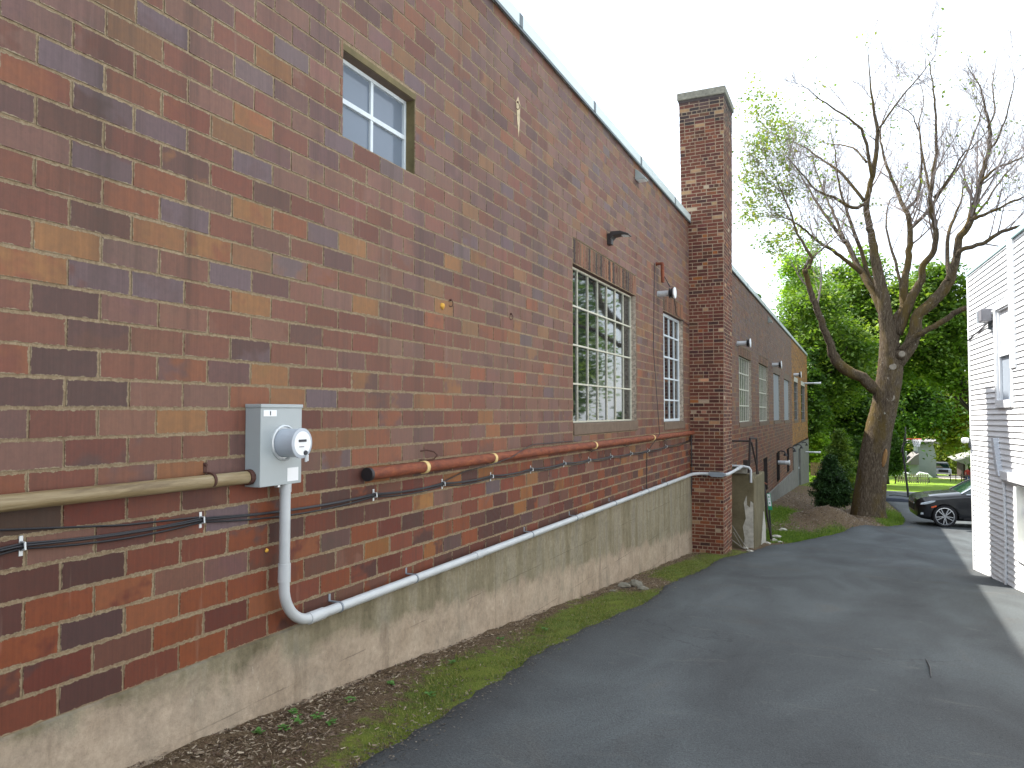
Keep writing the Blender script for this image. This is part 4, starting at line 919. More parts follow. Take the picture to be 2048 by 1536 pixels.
# ------------------------------------------------------------------ black car
def sect(x,zb,hw,zm,zt,top=.8):
    h=[(0,zb),(hw*.8,zb),(hw*.97,zb+.10),(hw,(zb+zm)/2),(hw*.985,zm-.06),(hw*.94,zm),(hw*top,zt-.015),(hw*.4,zt+.008),(0,zt+.014)]
    return [(x,y,z) for y,z in h]+[(x,-y,z) for y,z in h[-2:0:-1]]
def loft(secs):
    n=len(secs[0]); V=[v for s in secs for v in s]
    Fs=[(i*n+k,(i+1)*n+k,(i+1)*n+(k+1)%n,i*n+(k+1)%n) for i in range(len(secs)-1) for k in range(n)]+[tuple(range(n)),tuple(range((len(secs)-1)*n,len(secs)*n))[::-1]]
    return MB().add(V,Fs)
def wheel(par,x,y,r,side):
    t=MB().lathe((x,y-.11,r),(0,1,0),[(0,r*.80),(.0,r*.93),(.03,r),(.19,r),(.22,r*.93),(.22,r*.77)],36,False).build('tyre',M['tyre'],par,smooth=True)
    o=y+side*.105
    rm=MB(); rm.lathe((x,y+side*.0,r),(0,side,0),[(0,r*.78),(.105,r*.80),(.108,r*.73),(.0,r*.70)],36,False)
    for k in range(10):
        a=2*PI*k/10+(.12 if k%2 else -.12); rm.obox((x+math.cos(a)*r*.40,o-side*.02,r+math.sin(a)*r*.40),(math.cos(a),0,math.sin(a)),(0,1,0),(-math.sin(a),0,math.cos(a)),r*.33,.012,.016)
    rm.lathe((x,o-side*.035,r),(0,side,0),[(0,r*.13),(.03,r*.11)],14); rm.build('rim',M['alloy'],par,smooth=False)
    MB().lathe((x,y-side*.01,r),(0,side,0),[(0,r*.76),(.01,r*.76)],24).build('brake_disc',M['tyre'],par)
M['tyre']=simple('tyre',C(28,28,30),.85,var=.1); M['alloy']=simple('alloy',C(190,192,196),.25,.8,var=.05)
t=NT('black_paint'); t.b.inputs['Coat Weight'].default_value=1.; t.b.inputs['Coat Roughness'].default_value=.03; M['paint']=t.fin((.004,.0045,.007,1),.4,0,.3)
M['carglass']=NT('car_glass').fin((.01,.03,.025,1),.02,0,1.)
M['chrome']=simple('chrome',C(225,228,232),.15,1.,var=.02); M['amber']=simple('amber',C(220,90,40),.3,var=.1); M['headl']=simple('head_lens',C(190,198,205),.1,.4,var=.1)
car=thing('parked_car','black crossover car parked nose to the drive, half hidden behind the white building','car'); wr=.355
body=loft([sect(0.0,.42,.60,.66,.74,.9),sect(.05,.30,.76,.74,.86,.9),sect(.16,.25,.85,.82,.935,.88),sect(.35,.22,.905,.89,.985,.84),sect(.7,.21,.925,.95,1.035),sect(1.05,.21,.93,1.0,1.08),sect(1.4,.21,.93,1.04,1.125),sect(1.7,.21,.93,1.05,1.12,.86),sect(3.6,.21,.93,1.08,1.12,.86),sect(4.3,.26,.90,1.06,1.10,.86),sect(4.58,.42,.80,.95,1.02)]).mesh('body')
cut=MB()
for x in (.82,3.66):
    cut.lathe((x,-1.3,wr),(0,1,0),[(0,.405),(.62,.405)],32); cut.lathe((x,.68,wr),(0,1,0),[(0,.405),(.62,.405)],32)
bo=link('body',body,M['paint'],car); co_=cut.build('cutter',None); 
bm_=bo.modifiers.new('b','BOOLEAN'); bm_.object=co_; bm_.operation='DIFFERENCE'; bm_.solver='EXACT'
dg=bpy.context.evaluated_depsgraph_get(); nm=bpy.data.meshes.new_from_object(bo.evaluated_get(dg)); bo.modifiers.clear(); bo.data=nm; bpy.data.objects.remove(co_)
nm.shade_smooth(); nm.set_sharp_from_angle(angle=math.radians(28))
def gh(x,z0,h0,z1,h1): 
    h=[(0,z0),(h0,z0),(h1,z1-.02),(h1*.6,z1+.012),(0,z1+.02)]; return [(x,y,z) for y,z in h]+[(x,-y,z) for y,z in h[-2:0:-1]]
V=[gh(1.28,1.0,.80,1.08,.78),gh(1.75,1.0,.86,1.36,.70),gh(2.15,1.0,.87,1.55,.63),gh(2.5,1.0,.87,1.62,.61),gh(3.5,1.0,.87,1.62,.60),gh(4.15,1.0,.84,1.45,.60),gh(4.5,1.0,.80,1.05,.72)]
loft(V).build('windows',M['carglass'],car,smooth=True,sharp=40)
V=[gh(2.12,1.52,.645,1.56,.62),gh(2.5,1.56,.65,1.64,.61),gh(3.5,1.56,.65,1.64,.60),gh(4.1,1.42,.64,1.49,.60)]; loft(V).build('roof',M['paint'],car,smooth=True)
for sd in (-1,1):
    MB().tube([(1.33,sd*.80,1.10),(1.75,sd*.755,1.36),(2.15,sd*.665,1.555)],.022,8).build('pillar',M['chrome' if sd<0 else 'paint'],car,smooth=True)
    MB().tube([(1.45,sd*.885,1.075),(3.9,sd*.885,1.11)],.014,6).build('trim',M['chrome'],car)
    for x in (.82,3.66): wheel(car,x,sd*.80,wr,sd)
    MB().obox((1.72,sd*.99,1.10),(1,0,.1),(0,1,0),(0,0,1),.07,.11,.075).build('mirror',M['paint'],car,bevel=.03)
    m_=MB(); m_.prism([(.10,.71),(.12,.76),(.42,.845),(.56,.855),(.50,.80),(.30,.73)],1,sd*.80,sd*.925); m_.build('headlight',M['headl'],car,bevel=.01)
    MB().obox((.50,sd*.915,.66),(1,0,.3),(0,1,0),(-.3,0,1),.075,.015,.02).build('side_marker',M['amber'],car)
    MB().obox((.16,sd*.80,.42),(1,0,0),(0,1,0),(0,0,1),.04,.05,.03).build('fog_lamp',M['headl'],car)
    MB().obox((1.95,sd*.925,.6),(1,0,0),(0,1,0),(0,0,1),.006,.008,.36).build('door_gap',M['black'],car)
    MB().obox((2.3,sd*.93,.30),(1,0,0),(0,1,0),(0,0,1),.95,.012,.03).build('sill_trim',M['tyre'],car)
MB().obox((-.005,0,.60),(1,0,0),(0,1,0),(0,0,1),.02,.42,.11).build('grille',M['black'],car); MB().obox((.0,0,.72),(1,0,0),(0,1,0),(0,0,1),.022,.50,.012).build('grille_trim',M['chrome'],car)
rz=math.atan2(.11,.99); cw=gr(1888,1056); ca_,sa_=math.cos(rz),math.sin(rz); wx,wy=.82,-.90
lx_,ly_=cw.x-(wx*ca_-wy*sa_),cw.y-(wx*sa_+wy*ca_)
car.location=(lx_,ly_,G(cw.x,cw.y)+.02); car.rotation_euler=(0,0,rz); car.scale=(1.04,1.04,1.05)
# ------------------------------------------------------------------ basketball hoop
sH=43.; b0=ats(1818,998,sH); b0.z=G(b0.x,sH)+.02
hp=thing('basketball_hoop','portable basketball hoop with orange rim and white net on a black pole','basketball hoop',tuple(b0))
B=lambda x,y,s=sH: ats(x,y,s)
m_=MB(); bl=ats(1768,990,sH); m_.prism([(bl.x,b0.z),(b0.x+.05,b0.z),(b0.x+.05,b0.z+.12),(b0.x-.3,b0.z+.20),(bl.x+.15,b0.z+.20),(bl.x,b0.z+.1)],1,sH-.5,sH+.4); m_.build('base',simple('base_plastic',C(62,68,80),.5,var=.1),hp,bevel=.03)
MB().tube([B(1817,994),B(1811,945),B(1805,893)],[.055,.05,.05],10).build('pole',M['black'],hp,smooth=True)
MB().tube([B(1817,994),B(1790,990),B(1778,991)],.02,6).build('brace',M['black'],hp)
c=B(1811,868); m_=MB().obox(c,(0.08,.99,0),(.99,-.08,0),(0,0,1),.42,.02,.36); m_.build('backboard',simple('backboard',C(34,38,40),.3,var=.1),hp)
MB().tube([B(1805,893),B(1813,883)],.04,8).tube([B(1803,905),B(1811,868)],.03,8).build('arm',M['black'],hp)
rc=B(1833,878); m_=MB(); m_.tube([rc+Vector((.23*math.cos(a*PI/10),.23*math.sin(a*PI/10),0)) for a in range(21)],.016,6); m_.tube([rc-Vector((.23,0,0)),rc-Vector((.45,0,0))],.03,6); m_.box(rc.x-.25,rc.y-.05,rc.z-.05,rc.x-.2,rc.y+.05,rc.z); m_.build('rim',simple('orange_rim',C(220,70,50),.5,var=.05),hp)
m_=MB()
for k in range(12):
    a=2*PI*k/12
    for d in (1,-1):
        P_=[rc+Vector((r*math.cos(a+d*q),r*math.sin(a+d*q),-h)) for r,q,h in((.23,0,0),(.20,.26,.12),(.16,.52,.26),(.12,.8,.40))]; m_.tube(P_,.009,4,False)
m_.build('net',M['white'],hp)
# ------------------------------------------------------------------ far houses, fence, truck, person
sH=116.; hs=thing('grey_house','pale grey sided house with a shallow roof and a low wing beyond the lawn','house',tuple(ats(1855,956,sH)))
a,b=ats(1836,886,sH),ats(1873,957,sH); zt=a.z; zb_=b.z-1
gm_=simple('pale_siding',C(168,180,178,.8),.7,var=.05,scale=2)
p_=MB(); p_.prism([(a.x,zb_),(b.x,zb_),(b.x,ats(1873,912,sH).z),(ats(1866,893,sH).x,zt),(a.x,zt)],1,sH,sH+9); p_.build('wall',gm_,hs)
r_=MB(); r_.obox((a.x+1.3,sH+4.4,zt+.12),(1,0,0),(0,1,0),(0,0,1),2.6,5.2,.14); r_.build('roof',simple('green_roof',C(140,136,136,.8),.8,var=.1),hs)
a2,b2=ats(1814,927,sH),ats(1836,955,sH); MB().box(a2.x,sH-2,zb_,b2.x,sH+6,a2.z).build('wing',gm_,hs); MB().prism([(a2.x-.3,a2.z),(b2.x,a2.z),(b2.x,a2.z+1.5),(a2.x+.8,a2.z+1.2)],1,sH-2.4,sH+6).build('wing_roof',simple('pale_roof',C(140,136,134,.8),.8,var=.1),hs)
a3,b3=ats(1772,935,sH),ats(1800,955,sH); MB().box(a3.x-1.5,sH,zb_,b3.x+.3,sH+5,a3.z+1.2).build('annex',gm_,hs); MB().box(a3.x+.3,sH-.05,a3.z-.6,a3.x+1.0,sH+.02,a3.z+.6).build('window',M['glass'],hs)
MB().box(a2.x-1.8,sH,zb_,a2.x+.01,sH+5,a2.z+1.6).build('rear_wing',gm_,hs)
sH=105.; ph_=thing('porch_house','brown cabin with a low pale green roof beside the white building edge','house',tuple(ats(1950,950,sH)))
a,b=ats(1918,925,sH),ats(1948,950,sH); e=ats(1911,922,sH); zz=b.z-.6
MB().box(a.x+.6,sH+1.5,zz,a.x+14,sH+8,a.z+.05).build('wall',simple('brown_wall',C(62,48,44),.8,var=.2),ph_)
MB().prism([(e.x,e.z+.0),(e.x+1.4,e.z-.55),(e.x+14,e.z-.1),(e.x+14,e.z+2.4),(e.x+4.5,e.z+1.6)],1,sH,sH+9).build('roof',simple('porch_roof',C(150,150,140,.8),.8,var=.12),ph_)
MB().box(a.x+.7,sH+.2,zz,a.x+.95,sH+.45,a.z).build('post',M['patchcon'],ph_)
sH=88.; fa,fb=ats(1795,967,sH),ats(1858,968,sH); fn=thing('picket_fence','low weathered picket fence around the yard on the lawn','fence',((fa.x+fb.x)/2,sH,G(fa.x,sH)))
m_=MB(); m_.box(fa.x,sH-.02,fa.z+.35,fb.x,sH+.02,fa.z+.45); m_.box(fa.x,sH-.02,fa.z+.85,fb.x,sH+.02,fa.z+.95); m_.build('rails',simple('fence_wood',C(150,142,128),.8,var=.3),fn)
m_=MB(); x=fa.x
while x<fb.x: m_.box(x,sH-.05,fa.z-.2,x+.09,sH-.022,fa.z+1.1); x+=.21
m_.build('pickets',simple('picket_wood',C(140,132,118),.8,var=.35,scale=3),fn)
for i,(x,y,l) in enumerate(((1808,949,'white covered garden table behind the picket fence, left'),(1846,950,'white covered garden table behind the picket fence, beside the grey house'))):
    c=ats(x,y,92.); t=thing('garden_table',l,'garden table',(c.x,c.y,G(c.x,c.y))); MB().prism([(c.x-.8,c.z-.15),(c.x+.9,c.z-.2),(c.x+.5,c.z+.15),(c.x-.3,c.z+.3)],1,91.6,92.6).build('cover',M['white'],t)
    MB().box(c.x-.6,91.8,G(c.x,92)-.1,c.x-.5,91.9,c.z-.1).build('leg',M['ink'],t); MB().box(c.x+.5,91.8,G(c.x,92)-.1,c.x+.6,91.9,c.z-.1).build('leg',M['ink'],t)
c=ats(1887,954,122.); c.z=G(c.x,122); pt=thing('pickup_truck','dark and silver pickup truck parked beside the grey house','truck',tuple(c))
x,y,z=c; m_=MB(); m_.box(x-1,y,z+.45,x+1,y+5.4,z+1.15); m_.build('body',simple('silver_paint',C(170,178,188),.35,.3,var=.04),pt,bevel=.1)
m_=MB(); m_.prism([(-.98,1.1),(.98,1.1),(.72,1.85),(-.72,1.85)],1,1.3,3.4); m2=MB().add([(a+x,b+y,c_+z) for a,b,c_ in m_.v],m_.f); m2.build('cab',M['carglass'],pt,bevel=.05)
MB().box(x-.78,y+1.7,z+1.86,x+.78,y+3.3,z+1.93).build('roof',M['panel'],pt,bevel=.03)
MB().box(x-.6,y-.05,z+.65,x+.6,y-.003,z+1.05).build('grille',M['black'],pt); MB().box(x-1.02,y-.12,z+.38,x+1.02,y-.052,z+.6).build('bumper',M['chrome'],pt)
for sd in(-1,1):
    MB().box(x+sd*.8-.17,y-.04,z+.75,x+sd*.8+.17,y-.003,z+1.0).build('headlight',M['headl'],pt)
    for yy in (.9,4.4): MB().lathe((x+sd*.85-.12,y+yy,z+.38),(1,0,0),[(0,.3),(.01,.38),(.23,.38),(.24,.3)],18).build('wheel',M['tyre'],pt)
# small figure by the porch: one skinned body
c=ats(1935,957,101.); c.z=G(c.x,101.)
me=bpy.data.meshes.new('person'); sk=[(0,0,.80),(0,0,1.05),(0,0,1.32),(0,0,1.47),(0,0,1.62),(.2,0,1.33),(.26,-.05,1.05),(.22,-.22,.88),(-.2,0,1.33),(-.26,-.04,1.05),(-.22,-.2,.86),(.11,0,.74),(.13,-.03,.42),(.13,0,.06),(-.11,0,.74),(-.13,-.03,.42),(-.13,0,.06),(.13,-.12,.03),(-.13,-.12,.03)]
ed=[(0,1),(1,2),(2,3),(3,4),(2,5),(5,6),(6,7),(2,8),(8,9),(9,10),(0,11),(11,12),(12,13),(0,14),(14,15),(15,16),(13,17),(16,18)]
rad=[.13,.13,.14,.055,.095,.07,.045,.035,.07,.045,.035,.09,.065,.05,.09,.065,.05,.04,.04]
me.from_pydata(sk,ed,[]); po=bpy.data.objects.new('person',me); COL.objects.link(po); po.location=c
s_=po.modifiers.new('skin','SKIN'); 
for i,v in enumerate(me.skin_vertices[0].data): v.radius=(rad[i],rad[i]); v.use_root=(i==0)
po.modifiers.new('sub','SUBSURF').levels=1
dg=bpy.context.evaluated_depsgraph_get(); nm=bpy.data.meshes.new_from_object(po.evaluated_get(dg)); po.modifiers.clear(); po.data=nm
for m_ in (C(150,105,85),C(170,50,44),C(48,66,120)): nm.materials.append(simple('cloth',m_,.8,var=.05))
for p_ in nm.polygons: p_.material_index=0 if p_.center.z>1.45 else (1 if p_.center.z>.86 else 2)
prop(po,'small distant person in a red top and blue trousers by the porch fence','person')
c2=ats(1924,960,100.); gt=thing('porch_fence','short dark rail fence standing beside the person near the cabin','fence',(c2.x,100,G(c2.x,100)))
for k in range(5): MB().box(c2.x-1.2+k*.55,99.95,G(c2.x,100)-.1,c2.x-1.12+k*.55,100.03,G(c2.x,100)+1.0).build('post',M['darkbark'],gt)
MB().box(c2.x-1.2,99.9,G(c2.x,100)+.75,c2.x+1.1,99.948,G(c2.x,100)+.85).build('rail',M['sill'],gt)
# wooden fence just past the brick building
a,b=ats(1621,925,60.),ats(1652,960,60.); sf=thing('board_fence','weathered vertical board fence behind the far end of the brick building','fence',((a.x+b.x)/2,60,G(a.x,60)))
for k in range(9):
    x=a.x+(b.x-a.x)*k/9; MB().box(x,60,G(x,60)-.2,x+(b.x-a.x)/9-.02,60.03,a.z+.03*(k%3)).build('board',simple('board_wood',C(138,118,92),.85,var=.25,scale=4) if k==0 else bpy.data.materials['board_wood'],sf)

# ------------------------------------------------------------------ foliage
def leaf_quads(C_,size,rng,flat=.55,asp=.55):
    n=len(C_); nrm=rng.normal(size=(n,3)); nrm[:,2]=np.abs(nrm[:,2])+flat; nrm/=np.linalg.norm(nrm,axis=1)[:,None]
    r=rng.normal(size=(n,3)); u=np.cross(nrm,r); u/=np.linalg.norm(u,axis=1)[:,None]; v=np.cross(nrm,u)
    s=(size*rng.uniform(.6,1.35,n))[:,None]
    V=np.stack([C_-u*s,C_-v*s*asp,C_+u*s,C_+v*s*asp],1); return V
def crown_pts(c,rx,ry,rz,nc,per,rng,cl=.2,hollow=.45,low=-1.):
    """leaf clumps on lobes spread through the crown; each clump a flattened spray"""
    P=[];T=[]
    nl=max(5,nc//16); lobes=[]
    while len(lobes)<nl:
        d=rng.normal(size=3); d/=np.linalg.norm(d); 
        if d[2]<low: continue
        lobes.append((d*rng.uniform(.35,.72),rng.uniform(.28,.46)))
    for i in range(nc):
        l,lr=lobes[i%nl]; d=rng.normal(size=3); d/=np.linalg.norm(d); q=l+d*lr*rng.uniform(.55,1.08)
        if rng.random()<.12: q*=1.12
        cs=cl*rng.uniform(.55,1.35)
        off=rng.normal(size=(per,3))*np.array([cs,cs,cs*.38]); off[:,2]-=.25*(off[:,0]**2+off[:,1]**2)/max(cs,1e-3)
        P.append(np.array(c)+q*np.array([rx,ry,rz])+off*min(rx,rz)); T.append(np.full(per,rng.random())*.75+rng.random(per)*.25)
    return np.concatenate(P),np.concatenate(T)
def limb_path(a,b,rng,n=6,w=.08):
    a,b=np.array(a,float),np.array(b,float); L_=np.linalg.norm(b-a)
    return [tuple(a+(b-a)*k/n+(rng.normal(size=3)*w*L_*math.sin(PI*k/n) if 0<k<n else 0)) for k in range(n+1)]
def tree(base,cc,rx,ry,rz,label,mat,size=.22,nc=150,per=110,kind='tree',group='trees beyond the parking area',cl=.2,seed=1,flat=.6,trunk_r=.25):
    rng=np.random.default_rng(seed); base=Vector(base)
    t=thing(kind,label,'tree',tuple(base),group)
    m_=MB(); top=(cc[0],cc[1],cc[2]+rz*.4); P_=limb_path(base-Vector((0,0,.3)),top,rng,8,.03); m_.tube(P_,[trunk_r*(1-.85*k/8) for k in range(9)],10)
    for k in range(9):
        d=rng.normal(size=3); d/=np.linalg.norm(d); d[2]=abs(d[2])*.6
        s=P_[3+k%4]; e=(cc[0]+d[0]*rx*.8,cc[1]+d[1]*ry*.8,cc[2]-rz*.2+d[2]*rz*.9); Q=limb_path(s,e,rng,5,.06); m_.tube(Q,[trunk_r*.4*(1-.85*j/5) for j in range(6)],6)
    m_.build('trunk',M['darkbark'],t,smooth=True,sharp=0)
    P,T=crown_pts(cc,rx,ry,rz,nc,per,rng,cl)
    g0=np.array([G(x,y) for x,y in P[:,:2]]); P=P[P[:,2]>g0+.1]; T=T[:len(P)]
    quads('crown',leaf_quads(P,size,rng,flat),M[mat],t,tint=T)
    return t
def T_(px,py,s,rpx,rpz,label,mat,ry=None,gpx=None,**k):
    c=ats(px,py,s); e=ats(px+rpx,py,s); f=ats(px,py-rpz,s); rx=e.x-c.x; rz=f.z-c.z
    return tree((gpx if gpx is not None else c.x,s,G(c.x,s)),tuple(c),rx,ry or rx,rz,label,mat,**k)
T_(1640,680,66,120,158,'bright green maple rising just past the end of the brick building','leaf',seed=3,nc=300,per=120,size=.17,cl=.17,trunk_r=.3)
T_(1600,590,84,70,110,'pale airy tree showing above the brick roofline','leaf_bright',seed=4,nc=120,per=80,size=.17,cl=.2)
T_(1765,635,78,130,178,'tall rounded green tree directly behind the bare maple','leaf',seed=5,nc=320,per=130,size=.2,cl=.17,trunk_r=.4)
T_(1885,660,80,100,165,'mid green tree between the bare maple and the white building','leaf',gpx=ats(1975,700,80).x,seed=6,nc=240,per=120,size=.2,cl=.18,trunk_r=.35)
T_(1685,820,72,90,100,'dark leafy tree low behind the leaning trunk on the left','leaf_dark',seed=7,nc=200,per=120,size=.17,cl=.2)
T_(1615,840,62,45,130,'dark dense tree against the end of the brick building','leaf_dark',seed=8,nc=170,per=120,size=.14,cl=.2,ry=2.)
T_(1800,790,98,110,90,'mid green tree hanging over the grey house','leaf_dark',seed=9,nc=240,per=120,size=.24,cl=.18)
T_(1925,800,100,70,95,'yellow green tree low behind the white building corner','leaf_pale',seed=10,nc=200,per=110,size=.22,cl=.18,gpx=ats(1985,800,100).x)
T_(1900,880,140,80,80,'feathery pine behind the pickup truck','leaf_pale',seed=12,nc=200,per=110,size=.3,cl=.2)
T_(1790,870,150,150,95,'wide dark tree mass standing behind the grey house','leaf_dark',seed=13,nc=320,per=120,size=.36,cl=.2)
T_(1650,800,110,120,150,'distant dark tree deep behind the brick building end','leaf_dark',seed=14,nc=260,per=110,size=.3,cl=.2)
T_(1505,592,70,16,34,'small treetop poking over the brick parapet','leaf_dark',seed=15,nc=40,per=50,size=.1,cl=.25,kind='treetop')
T_(1790,935,82,28,28,'small green shrub tree in front of the grey house annex','leaf',seed=16,nc=70,per=80,size=.12,cl=.2,trunk_r=.08)
for i,(x,y,r,h,l,m_) in enumerate(((14,50,5.2,16,'green tree standing behind the white building, nearest the drive','leaf'),(19,56,5.5,17,'broad green tree behind the white building','leaf'),(12.5,70,3.5,7,'slim dark tree behind the white building edge','leaf_dark'),(26,62,7,17,'tall dark tree far behind the white building','leaf_dark'),(30,50,7,18,'wide dark tree off beyond the white building','leaf_dark'),(20,42,4.5,14,'small tree at the side of the white building','leaf'))):
    z=G(x,y); tree((x,y,z),(x,y,z+h*.6),r,r,h*.46,l,m_,seed=30+i,nc=260,per=100,size=.2,cl=.2)
def bush(name,base,rx,ry,h,label,mat,seed,nc,per,size,group=None,cone=False,flat=.3):
    rng=np.random.default_rng(seed); t=thing(name,label,'bush',tuple(base),group); P=[];T=[]
    for i in range(nc):
        z=rng.random()**.8; a=rng.uniform(0,2*PI); prof=(1-z)**.8*(.75+.5*min(1,z*3)) if cone else math.sqrt(max(0,1-(2*z-1)**2))
        r=prof*rng.uniform(.5,1.2); c=np.array([base[0]+math.cos(a)*rx*r,base[1]+math.sin(a)*ry*r,base[2]+.05+z*h])
        P.append(c+rng.normal(size=(per,3))*np.array([.12,.12,.09])*max(rx,.6)); T.append(np.full(per,rng.random())*.7+rng.random(per)*.3)
    quads('foliage',leaf_quads(np.concatenate(P),size,rng,flat,.35 if cone else .55),M[mat],t,tint=np.concatenate(T))
    m_=MB()
    for k in range(5):
        a=k*1.3; m_.tube([base,(base[0]+math.cos(a)*rx*.5,base[1]+math.sin(a)*ry*.5,base[2]+h*.6)],[.03,.01],5)
    m_.build('stems',M['darkbark'],t)
c=ats(1662,1006,30.2); b_=(c.x,30.2,c.z-.15); bush('yew_bush',b_,.62,.6,1.8,'dark green conical yew bush on the mound left of the big trunk','needle',41,420,60,.05,cone=True)
c=ats(1682,1000,33.); b_=(c.x,33.,c.z-.2); bush('cedar_bush',b_,.75,.7,2.9,'brighter green shrub just behind the dark yew bush','leaf',42,260,60,.06,cone=True)
for i,(px,py,s,rp,hp_,l) in enumerate(((1640,925,61,28,55,'sunlit yellow green shrub by the board fence'),(1672,935,64,26,50,'sunlit yellow green shrub right of the board fence'),(1632,975,59.5,10,18,'low yellow shrub at the corner of the brick building'))):
    c=ats(px,py,s); r=abs(ats(px+rp,py,s).x-c.x); h=2*(ats(px,py-hp_,s).z-c.z); bush('bright_shrub',(c.x,s,c.z-h/2),r,r,h,l,'leaf_bright',50+i,160,60,.1,'sunlit shrubs')
c=ats(1700,900,58.); 
# dark hedge mass at the foot of the trees, left of the leaning trunk
for i,(px,py,s,rp,hp_,l) in enumerate(((1712,925,64,40,50,'dark hedge seen left of the leaning trunk'),(1775,905,70,30,38,'dark hedge seen right of the leaning trunk'))):
    c=ats(px,py,s); r=abs(ats(px+rp,py,s).x-c.x); h=2*(ats(px,py-hp_,s).z-c.z); bush('hedge',(c.x,s,c.z-h/2-.2),r,r,h,l,'leaf_dark',60+i,220,70,.12,'dark hedges')

# ------------------------------------------------------------------ the half bare maple
rng=np.random.default_rng(77); MS=29.8; K=.0186
mp=thing('maple_tree','big half bare maple with a leaning mossy trunk, sparse leaves and dead twigs','tree',tuple(ats(1738,1028,MS)))
def Tp(pts,dep=(0,0)):
    n=len(pts); return [ats(x,y,MS+dep[0]+(dep[1]-dep[0])*(i/(n-1))**1.2) for i,(x,y) in enumerate(pts)]
def smooth(P,R,sub=4):
    out=[];ro=[];n=len(P)
    for i in range(n-1):
        p0,p1,p2,p3=P[max(i-1,0)],P[i],P[i+1],P[min(i+2,n-1)]
        for k in range(sub):
            t=k/sub; out.append(.5*((2*p1)+(p2-p0)*t+(2*p0-5*p1+4*p2-p3)*t*t+(3*p1-p0-3*p2+p3)*t**3)); ro.append(R[i]+(R[i+1]-R[i])*t)
    return out+[P[-1]],ro+[R[-1]]
trunk=MB()
def add_limb(pts,rad,dep=(0,0),mb=trunk,seg=12,jag=.0,sub=4):
    P,R=smooth(Tp(pts,dep),[r*K*(.93 if r>9 else .80 if r>3 else .7) for r in rad],sub)
    if jag: P=[p+Vector(rng.normal(size=3)*jag) if 0<i<len(P)-1 else p for i,p in enumerate(P)]
    mb.tube(P,R,seg); return P,R
tr_pts=[(1738,1040),(1737,1015),(1743,960),(1750,905),(1758,860),(1768,815),(1776,770),(1780,735),(1779,700),(1777,668),(1774,640)]
P,R=smooth(Tp(tr_pts),[x*K for x in (33,30,27,25.5,24.5,23,23,22,19,15.5,12)],5)
base_i=len(trunk.v); trunk.tube(P,R,28)
for i in range(base_i,len(trunk.v)):    # fluted, knobbly bark outline
    v=Vector(trunk.v[i]); ring=(i-base_i)//28; k=(i-base_i)%28; c=P[ring]; d=v-c
    f=1+.030*math.sin(k*2*PI/28*5+ring*.12)+.022*math.sin(k*2*PI/28*3-ring*.15)+rng.normal()*.016
    if ring<6: f*=1+.10*(1-ring/6)*max(0,math.sin(k*2*PI/28*5+1.))
    trunk.v[i]=tuple(c+d*f)
LIMBS=[]
def LB(pts,rad,dep,tw=1.,seg=10): LIMBS.append((*add_limb(pts,rad,dep,seg=seg,jag=.012),tw))
LB([(1779,715),(1774,650),(1766,595),(1752,525),(1743,470),(1738,452),(1733,405),(1745,351),(1755,283),(1753,249),(1745,202),(1738,141),(1736,90)],[15,15,13,10,8.5,8,7,6,5,4.2,3,1.6,.7],(0,-.8))
LB([(1733,405),(1707,415),(1667,395),(1633,381),(1602,345),(1570,310)],[4.5,4,3.4,2.8,2,.8],(-.5,-3))
LB([(1728,402),(1684,347),(1640,317),(1600,290),(1552,270),(1512,252)],[4,3.4,2.8,2.2,1.5,.6],(-.4,1.6))
LB([(1744,355),(1728,270),(1700,239),(1640,198),(1602,168)],[4,3.6,2.8,1.8,.6],(-.6,-2))
LB([(1733,325),(1712,300),(1680,290),(1640,282),(1605,262)],[3,2.4,1.8,1.2,.5],(-.6,1.5))
LB([(1755,262),(1780,225),(1815,180),(1850,140),(1870,110)],[3,2.4,1.8,1.2,.5],(-.6,-2.2))
LB([(1772,640),(1750,590),(1730,556),(1712,525),(1696,491),(1672,460),(1640,415),(1612,370),(1590,330)],[10,9,8,7,6,4.5,3.4,2.4,.8],(0,2.5))
LB([(1722,545),(1700,528),(1673,507),(1642,486),(1612,462),(1580,440),(1545,430)],[6,5,4.4,3.6,2.8,1.8,.7],(.3,-2.5))
LB([(1690,485),(1668,430),(1650,390),(1632,340),(1622,300)],[4,3.4,2.8,2,.7],(.6,3.5))
LB([(1787,680),(1790,645),(1808,616),(1808,569),(1816,525),(1821,478),(1816,429),(1803,405),(1792,378),(1775,334),(1761,283),(1766,240),(1790,190)],[12,11,10,9,8,7,6,5,4.4,3.6,2.8,1.8,.6],(0,2.2))
LB([(1822,456),(1853,425),(1887,375),(1924,324),(1958,243),(1972,190)],[5,4.4,3.6,2.8,1.8,.6],(1.2,3))
LB([(1816,418),(1836,391),(1843,337),(1841,283),(1833,249),(1816,222),(1782,209)],[4,3.6,3,2.4,1.8,1.2,.5],(1.3,0))
LB([(1795,668),(1824,593),(1842,561),(1847,530),(1866,504),(1872,476),(1868,447),(1863,422),(1861,385),(1870,327),(1872,249),(1866,182),(1858,120)],[10,9.5,8.5,7.5,6.8,6.3,5.8,5.2,4.6,4,3,2,.7],(0,-2.0))
LB([(1863,422),(1853,351),(1843,297),(1838,249),(1848,200),(1835,150)],[3.6,3,2.4,1.8,1.2,.5],(-1,1))
LB([(1868,395),(1895,360),(1925,310),(1950,290),(1985,250)],[3.4,2.8,2,1.4,.6],(-1,-3))
LB([(1786,728),(1800,718),(1827,676),(1834,634),(1863,606),(1887,580),(1902,554),(1913,515),(1918,478),(1936,452),(1946,418),(1955,395),(1965,347),(1978,300),(1980,259),(1968,209),(1961,178),(1934,131)],[15,15,13,11,11,10.5,9.5,8.5,8,7.5,7,6,5.2,4.4,3.6,2.6,1.8,.7],(0,-1.5),seg=12)
